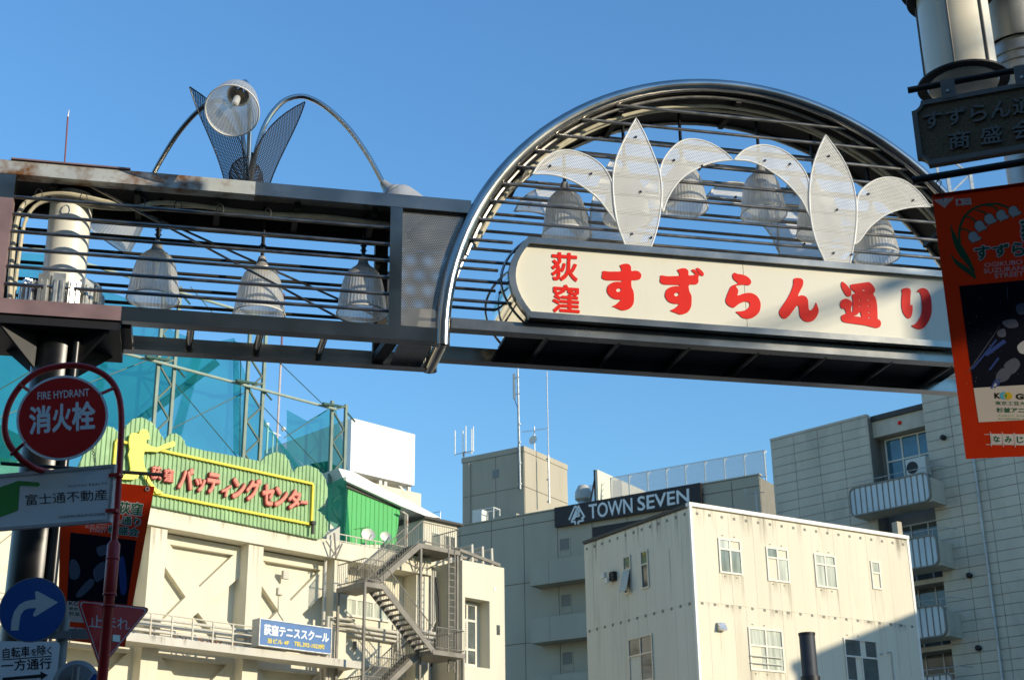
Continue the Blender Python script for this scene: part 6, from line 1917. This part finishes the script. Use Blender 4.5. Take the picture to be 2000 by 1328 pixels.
# one way sign, its plate and grey pole
OW = Fr(at(64, 1190, 8.2), 8)
ow = empty('turn_right_sign', OW, 'round blue sign with a white arrow curving to the right', 'sign', loc=OW.o + OW.u * OW.px(116, 1260)[0])
owu = OW.px(116, 1260)[0]
def ob_(m, name, mt, smooth=False): return lx(m, owu, 0, 0).build(name, mt, ow, smooth)
c = OW.px(64, 1190)
rO = 59.5 / 2839.5 * (8.2 / math.cos(R(10.5)))
ob_(disc(OW, c, rO, 0.0, 0.004), 'plate', M_sgrey)
ob_(disc(OW, c, rO * 0.965, -0.001, -0.0001), 'blue_field', M_sblue)
z6o = lambda L, w=-0.002: OW.pts([(x / 5.353, 1080 + y / 5.353) for x, y in L], w)
ob_(solid(loops_geo([z6o([(112, 806), (120, 700), (150, 605), (200, 538), (260, 502), (320, 488), (375, 483), (366, 412), (372, 398), (392, 395), (608, 512), (365, 662), (345, 650), (348, 632), (382, 572), (310, 572), (255, 592), (218, 640), (205, 700), (193, 805)])]), lambda x, y: (x, y), -0.0015, -0.0015), 'arrow', M_sarrow)
ob_(MB().tube([(owu, 0.06, 0), (owu, 0.06, OW.px(116, 1205, 0.06)[1])], 0.033, 14), 'pole', M_sgrey, True)
zb1 = OW.px(100, 1240, 0.03)[1]
ob_(MB().box(c[0] - 0.05, owu + 0.05, 0.006, 0.03, zb1 - 0.02, zb1 + 0.02), 'clamp', M_sgrey)
za1 = OW.px(140, 1238, 0.08)[1]
ob_(MB().box(owu, owu + 0.2, 0.06, 0.1, za1 - 0.025, za1 + 0.025), 'arm', M_sgrey)
ob_(MB().box(owu + 0.0, owu + 0.02, 0.04, 0.065, za1 - 0.02, za1 + 0.02), 'bolt', M_alu)

pt = empty('bicycle_plate', OW, 'white plate exempting bicycles from one way traffic with a black arrow below the blue sign', 'sign', loc=OW.o + OW.u * owu + Vector((0, 0, OW.px(110, 1400)[1])))
zpl = OW.px(110, 1400)[1]
def pbx(m, name, mt): return lx(m, owu, 0, zpl).build(name, mt, pt)
Pq = OW.pts([(114, 1246)], 0)[0]
ptop, prt = OW.px(60, 1252)[1], OW.px(114, 1290)[0]
Lr = [(prt - 0.40, ptop), (prt, ptop), (prt, zpl), (prt - 0.40, zpl)]
pbx(MB().prism(rtri(Lr, 0.025), 0.0, 0.003), 'plate', M_swhite)
for t, q, bd in (('自転車', [(28, 990), (312, 965), (312, 1078), (28, 1098)], 0.012), ('を', [(322, 1000), (385, 990), (385, 1065), (325, 1070)], 0.012), ('除', [(388, 960), (480, 952), (482, 1062), (390, 1068)], 0.012), ('く', [(492, 975), (540, 972), (542, 1055), (492, 1060)], 0.012), ('一方通行', [(12, 1118), (538, 1088), (540, 1205), (15, 1235)], 0.014)):
    pbx(solid(text_geo(t, bd), quad_fn(*z6o(q)), -0.001, -0.001), 'lettering', M_ink)
pbx(solid(loops_geo([z6o([(20, 1108), (540, 1068), (540, 1078), (20, 1118)])]), lambda x, y: (x, y), -0.001, -0.001), 'rule', M_ink)
pbx(solid(loops_geo([z6o([(25, 1300), (425, 1262), (420, 1232), (503, 1272), (425, 1322), (428, 1298), (25, 1330)])]), lambda x, y: (x, y), -0.001, -0.001), 'arrow', M_ink)

# mirror seen from behind and the pointed blue sign
MF = Fr(at(149, 1334, 8.0), 12)
mir = empty('traffic_mirror', MF, 'dark back of a round traffic mirror at the lower left edge', 'mirror', loc=MF.o)
cm = MF.px(149, 1334)
rm = 41 / 2839.5 * (8.0 / math.cos(R(7.5)))
q = MB().lathe([(rm, 0.0), (rm, 0.012), (rm * 0.8, 0.035), (0, 0.05)], 40).xf(Matrix.Translation((cm[0], 0.0, cm[1])) @ Matrix.Rotation(R(90), 4, 'X'))
q.build('back_shell', M_sgrey, mir, True)
MB().lathe([(rm, -0.004), (rm * 1.02, 0.0), (rm, 0.006)], 40).xf(Matrix.Translation((cm[0], 0.0, cm[1])) @ Matrix.Rotation(R(90), 4, 'X')).build('rim', M_blk2, mir, True)
MB().tube([(cm[0], -0.09, 0), (cm[0], -0.09, cm[1] + 0.07)], 0.02, 12).build('pole', M_sgrey, mir, True)
MB().box(cm[0] - 0.03, cm[0] + 0.03, -0.085, -0.02, cm[1] - 0.04, cm[1] + 0.02).build('bracket', M_sgrey, mir)
CW = Fr(at(187, 1320, 7.5), 10)
cws = empty('pointed_blue_sign', CW, 'top of a blue pointed sign with a white edge beside the red pole', 'sign', loc=CW.o)
ca = CW.px(186, 1307)
V = [(ca[0], ca[1]), (ca[0] + 0.19, ca[1] - 0.24), (ca[0] + 0.15, ca[1] - 0.45), (ca[0] - 0.15, ca[1] - 0.45), (ca[0] - 0.19, ca[1] - 0.24)]
V = [(ca[0], ca[1]), (ca[0] + 0.13, ca[1] - 0.21), (ca[0] + 0.13, ca[1] - 0.42), (ca[0] - 0.13, ca[1] - 0.42), (ca[0] - 0.13, ca[1] - 0.21)]
cV = (ca[0], ca[1] - 0.24)
MB().prism(rtri(V, 0.018), 0.0, 0.003).build('plate', M_sarrow, cws)
MB().prism(rtri(shr(0.95), 0.016), -0.001, -0.0001).build('blue_field', M_sblue, cws)
MB().tube([(ca[0], 0.03, 0), (ca[0], 0.03, ca[1] - 0.05)], 0.022, 12).build('pole', M_sgrey, cws, True)

# left red banner on its rod
LB = Fr(at(302, 950, 9.6), 18)
lr0, lr1 = LB.px(236, 921), LB.px(318, 927)
rd = empty('banner_rod', LB, 'short black rod that carries the shaded red banner at the left', 'rod', loc=LB.o + LB.u * lr0[0] + Vector((0, 0, lr1[1])))
MB().tube([(-0.75, 0, 0), (lr1[0] - lr0[0], 0, 0)], 0.012, 10).build('rod', M_blk2, rd, True)
hx1 = LB.px(290, 925)[0]
MB().tube([(hx1 - lr0[0], 0, 0), (hx1 - lr0[0] - 0.008, 0, -0.04), (hx1 - lr0[0], 0, -0.10)], 0.004, 6).build('hook', M_blk2, rd)
Lq = LB.pts([(120, 932), (302, 950), (244, 1263), (112, 1246)], 0.0)
lban = empty('red_banner', LB, 'shaded red banner with green and white lettering hanging beside the dark steel post', 'banner', loc=LB.o + LB.u * Lq[3][0] + Vector((0, 0, Lq[3][1])))
def ldef(u, z):
    t = (Lq[1][1] - z) / (Lq[1][1] - Lq[2][1])
    return 0.015 * math.sin(7 * u + 4 * t) * t
def lbn(m, name, mt): return bn(m, name, mt, lban, LB, Lq[3][0], Lq[3][1], ldef)
lbn(grid(*Lq, 0.0, 24, 40), 'cloth', M_ban)
zL = lambda L: LB.pts([(x / 2.965, 880 + y / 2.965) for x, y in L], -0.004)
gp = zL([(853, 222)])[0]
lbn(MB().tube([(gp[0] + 0.012 * math.cos(t), -0.006, gp[1] + 0.012 * math.sin(t)) for t in [k * math.pi / 6 for k in range(12)]], 0.005, 6, closed=True), 'grommet', M_alu)
Q = zL([(408, 472), (790, 518), (735, 892), (388, 868)])
lbn(grid(*Q, -0.004, 8, 10), 'poster_panel', M_bpost)
lbn(grid(*zL([(388, 868), (735, 892), (716, 1010), (378, 985)]), -0.004, 8, 5), 'cream_panel', M_bwhite)
for t, q, b_ in (('荻窪', [(688, 292), (832, 304), (820, 376), (680, 362)], 0.02), ('すずらん通り', [(470, 345), (815, 388), (806, 436), (466, 400)], 0.02), ('商盛会', [(628, 428), (808, 448), (800, 496), (624, 474)], 0.02)):
    Q = zL(q)
    c_ = (sum(p[0] for p in Q) / 4, sum(p[1] for p in Q) / 4)
    Qo = [(c_[0] + (p[0] - c_[0]) * 1.04, c_[1] + (p[1] - c_[1]) * 1.16) for p in Q]
    lbn(solid(text_geo(t, b_ + 0.055), quad_fn(*Qo), -0.005, -0.005), 'lettering', M_bpale)
    lbn(solid(text_geo(t, b_), quad_fn(*Q), -0.0065, -0.0065), 'lettering', M_bgreen)
for t, q in (('OGIKUBO', [(500, 404), (618, 414), (617, 432), (498, 422)]), ('SUZURAN', [(494, 426), (617, 436), (616, 456), (493, 446)]), ('STREET', [(520, 450), (615, 457), (614, 476), (519, 469)])):
    lbn(solid(text_geo(t, 0.0), quad_fn(*zL(q)), -0.005, -0.005), 'lettering', M_bpale)
for t, q, mt_ in (('KOGEI', [(400, 870), (520, 880), (518, 902), (400, 892)], M_bblack), ('東京工芸大学', [(400, 902), (560, 915), (558, 932), (398, 920)], M_bgreen), ('杉並アニメ', [(400, 928), (560, 940), (558, 962), (398, 950)], M_bgreen)):
    lbn(solid(text_geo(t, 0.02, 2), quad_fn(*zL(q)), -0.006, -0.006), 'lettering', mt_)
for L, mt_ in (([(405, 640), (440, 635), (465, 690), (450, 740), (405, 735)], M_bgrey), ([(540, 690), (600, 640), (625, 700), (560, 760)], M_bgrey), ([(440, 830), (520, 740), (545, 770), (470, 845)], M_bgrey), ([(560, 560), (620, 545), (630, 590), (575, 610)], M_bgrey), ([(690, 640), (720, 620), (735, 800), (700, 820)], M_bblue)):
    lbn(solid(loops_geo([smooth_loop(zL(L), 3)]), lambda x, y: (x, y), -0.006, -0.006), 'print', mt_)
for k in range(3):
    lbn(solid(loops_geo([zL([(392 + k * 50, 1015 + 5 * k), (436 + k * 50, 1019 + 5 * k), (434 + k * 50, 1052 + 5 * k), (390 + k * 50, 1048 + 5 * k)])]), lambda x, y: (x, y), -0.005, -0.005), 'print', M_bpale)

# ================================================================== the rest of the street, beside and behind the camera
M_off = mat('street_building_wall', (0.34, 0.32, 0.28), 0.8, 0, 0.15, 0.3)
M_off2 = mat('street_building_brown', (0.30, 0.24, 0.19), 0.8, 0, 0.15, 0.3)
def block(x0, x1, y0, y1, z, mt_, label, ang=0, o=None, floors=None):
    e = bpy.data.objects.new('street_building', None)
    COL.objects.link(e)
    e['label'] = label
    e['category'] = 'building'
    e.location = (0, 0, 0) if o is None else o
    e.rotation_euler = (0, 0, ang)
    MB().box(x0, x1, y0, y1, 0, z).build('wall', mt_, e)
    MB().box(x0 - 0.1, x1 + 0.1, y0 - 0.1, y1 + 0.1, z, z + 0.3).build('parapet', M_cream2, e)
    k = 1.2
    while k < z - 2.2:
        wn = MB()
        for s in range(int((y1 - y0) / 2.6)):
            for xx in (x0 - 0.03, x1 + 0.002):
                wn.box(xx, xx + 0.028, y0 + 0.8 + s * 2.6, y0 + 2.4 + s * 2.6, k, k + 1.5)
        for s in range(int((x1 - x0) / 2.6)):
            wn.box(x0 + 0.8 + s * 2.6, x0 + 2.4 + s * 2.6, y1 + 0.002, y1 + 0.03, k, k + 1.5)
        wn.build('window_row', M_pane, e, stuff=True)
        k += 3.2
    return e
block(-24, -10, -12, 3, 15, M_off, 'plain grey building behind the camera on its left')
block(-26, -11, 8, 26, 4.2, M_off2, 'low brown shop building out of view on the left')
block(-26, 13, -34, -14, 21, M_off2, 'grey building closing the street behind the camera')
block(13.5, 24, -34, -9.5, 17, M_off, 'brown building behind the camera on its right')
block(12.5, 22, -5, 9, 5.0, M_off, 'low building out of view on the right under the added shade board')
rbd = empty('added_shade_board', Fr((13, 1.8), 0), 'added board on legs out of view on the right that shades the left signs', 'billboard', loc=Vector((13, 0, 5.3)))  # unseen board added to block sun from the left signs and upper banner
MB().box(-0.2, 0.2, -3.9, -0.12, 2.1, 5.7).build('board', M_off, rbd)
MB().box(-0.2, 0.2, -0.1, 1.2, 2.7, 4.1).build('board', M_off2, rbd)
for y in (-3.6, -0.5, 1.0):
    MB().bar((0, y, 0), (0, y, 2.09 if y < 0 else 2.69), 0.2, 0.2).build('leg', M_galv, rbd)
    MB().bar((1.8, y, 0), (0.2, y, 3.2), 0.12, 0.12).build('stay', M_galv, rbd)
# building shading the panel building, and one added to shade the apartment block
sh = BE.o + BE.u * 3.83 + Vector((0, 0, 8.2)) + SUN * 32
dv = Vector((-0.148, 0.989, 0))
block(0, 15, 0, 26, sh.z, M_off, 'office building out of view on the right that shades the panel building', math.atan2(-dv.x, dv.y), Vector((sh.x, sh.y, 0)))
block(52, 66, 48, 74, 31, M_off2, 'added taller building far out of view on the right that shades the apartment block')
# made-up pole with transformers, added so its shade dapples the name board
up = Vector((22.0, 2.8, 0))
e = bpy.data.objects.new('added_shade_pole', None)
COL.objects.link(e)
e.location = up
e['label'] = 'added pole with transformers out of view on the right that dapples the name board'
e['category'] = 'shade pole'
MB().tube([(0, 0, 0), (0, 0, 15.0)], 0.17, 16).build('pole', M_off, e, True)
for z in (12.1, 13.3):
    MB().bar((-0.2, -1.1, z), (-0.2, 1.1, z), 0.1, 0.1).build('crossarm', M_galv, e)
for y in (-0.5, 0.5):
    MB().lathe([(0.28, 12.2), (0.28, 13.0), (0.1, 13.15)], 18, (-0.3, y, 0), cap0=True).build('transformer', M_galv, e, True)
for y in (-0.9, 0.0, 0.9):
    MB().tube([(-0.2, y, 13.4), (2, y - 14, 13.0), (3, y - 30, 13.4)], 0.02, 6).build('wire', M_black, e)
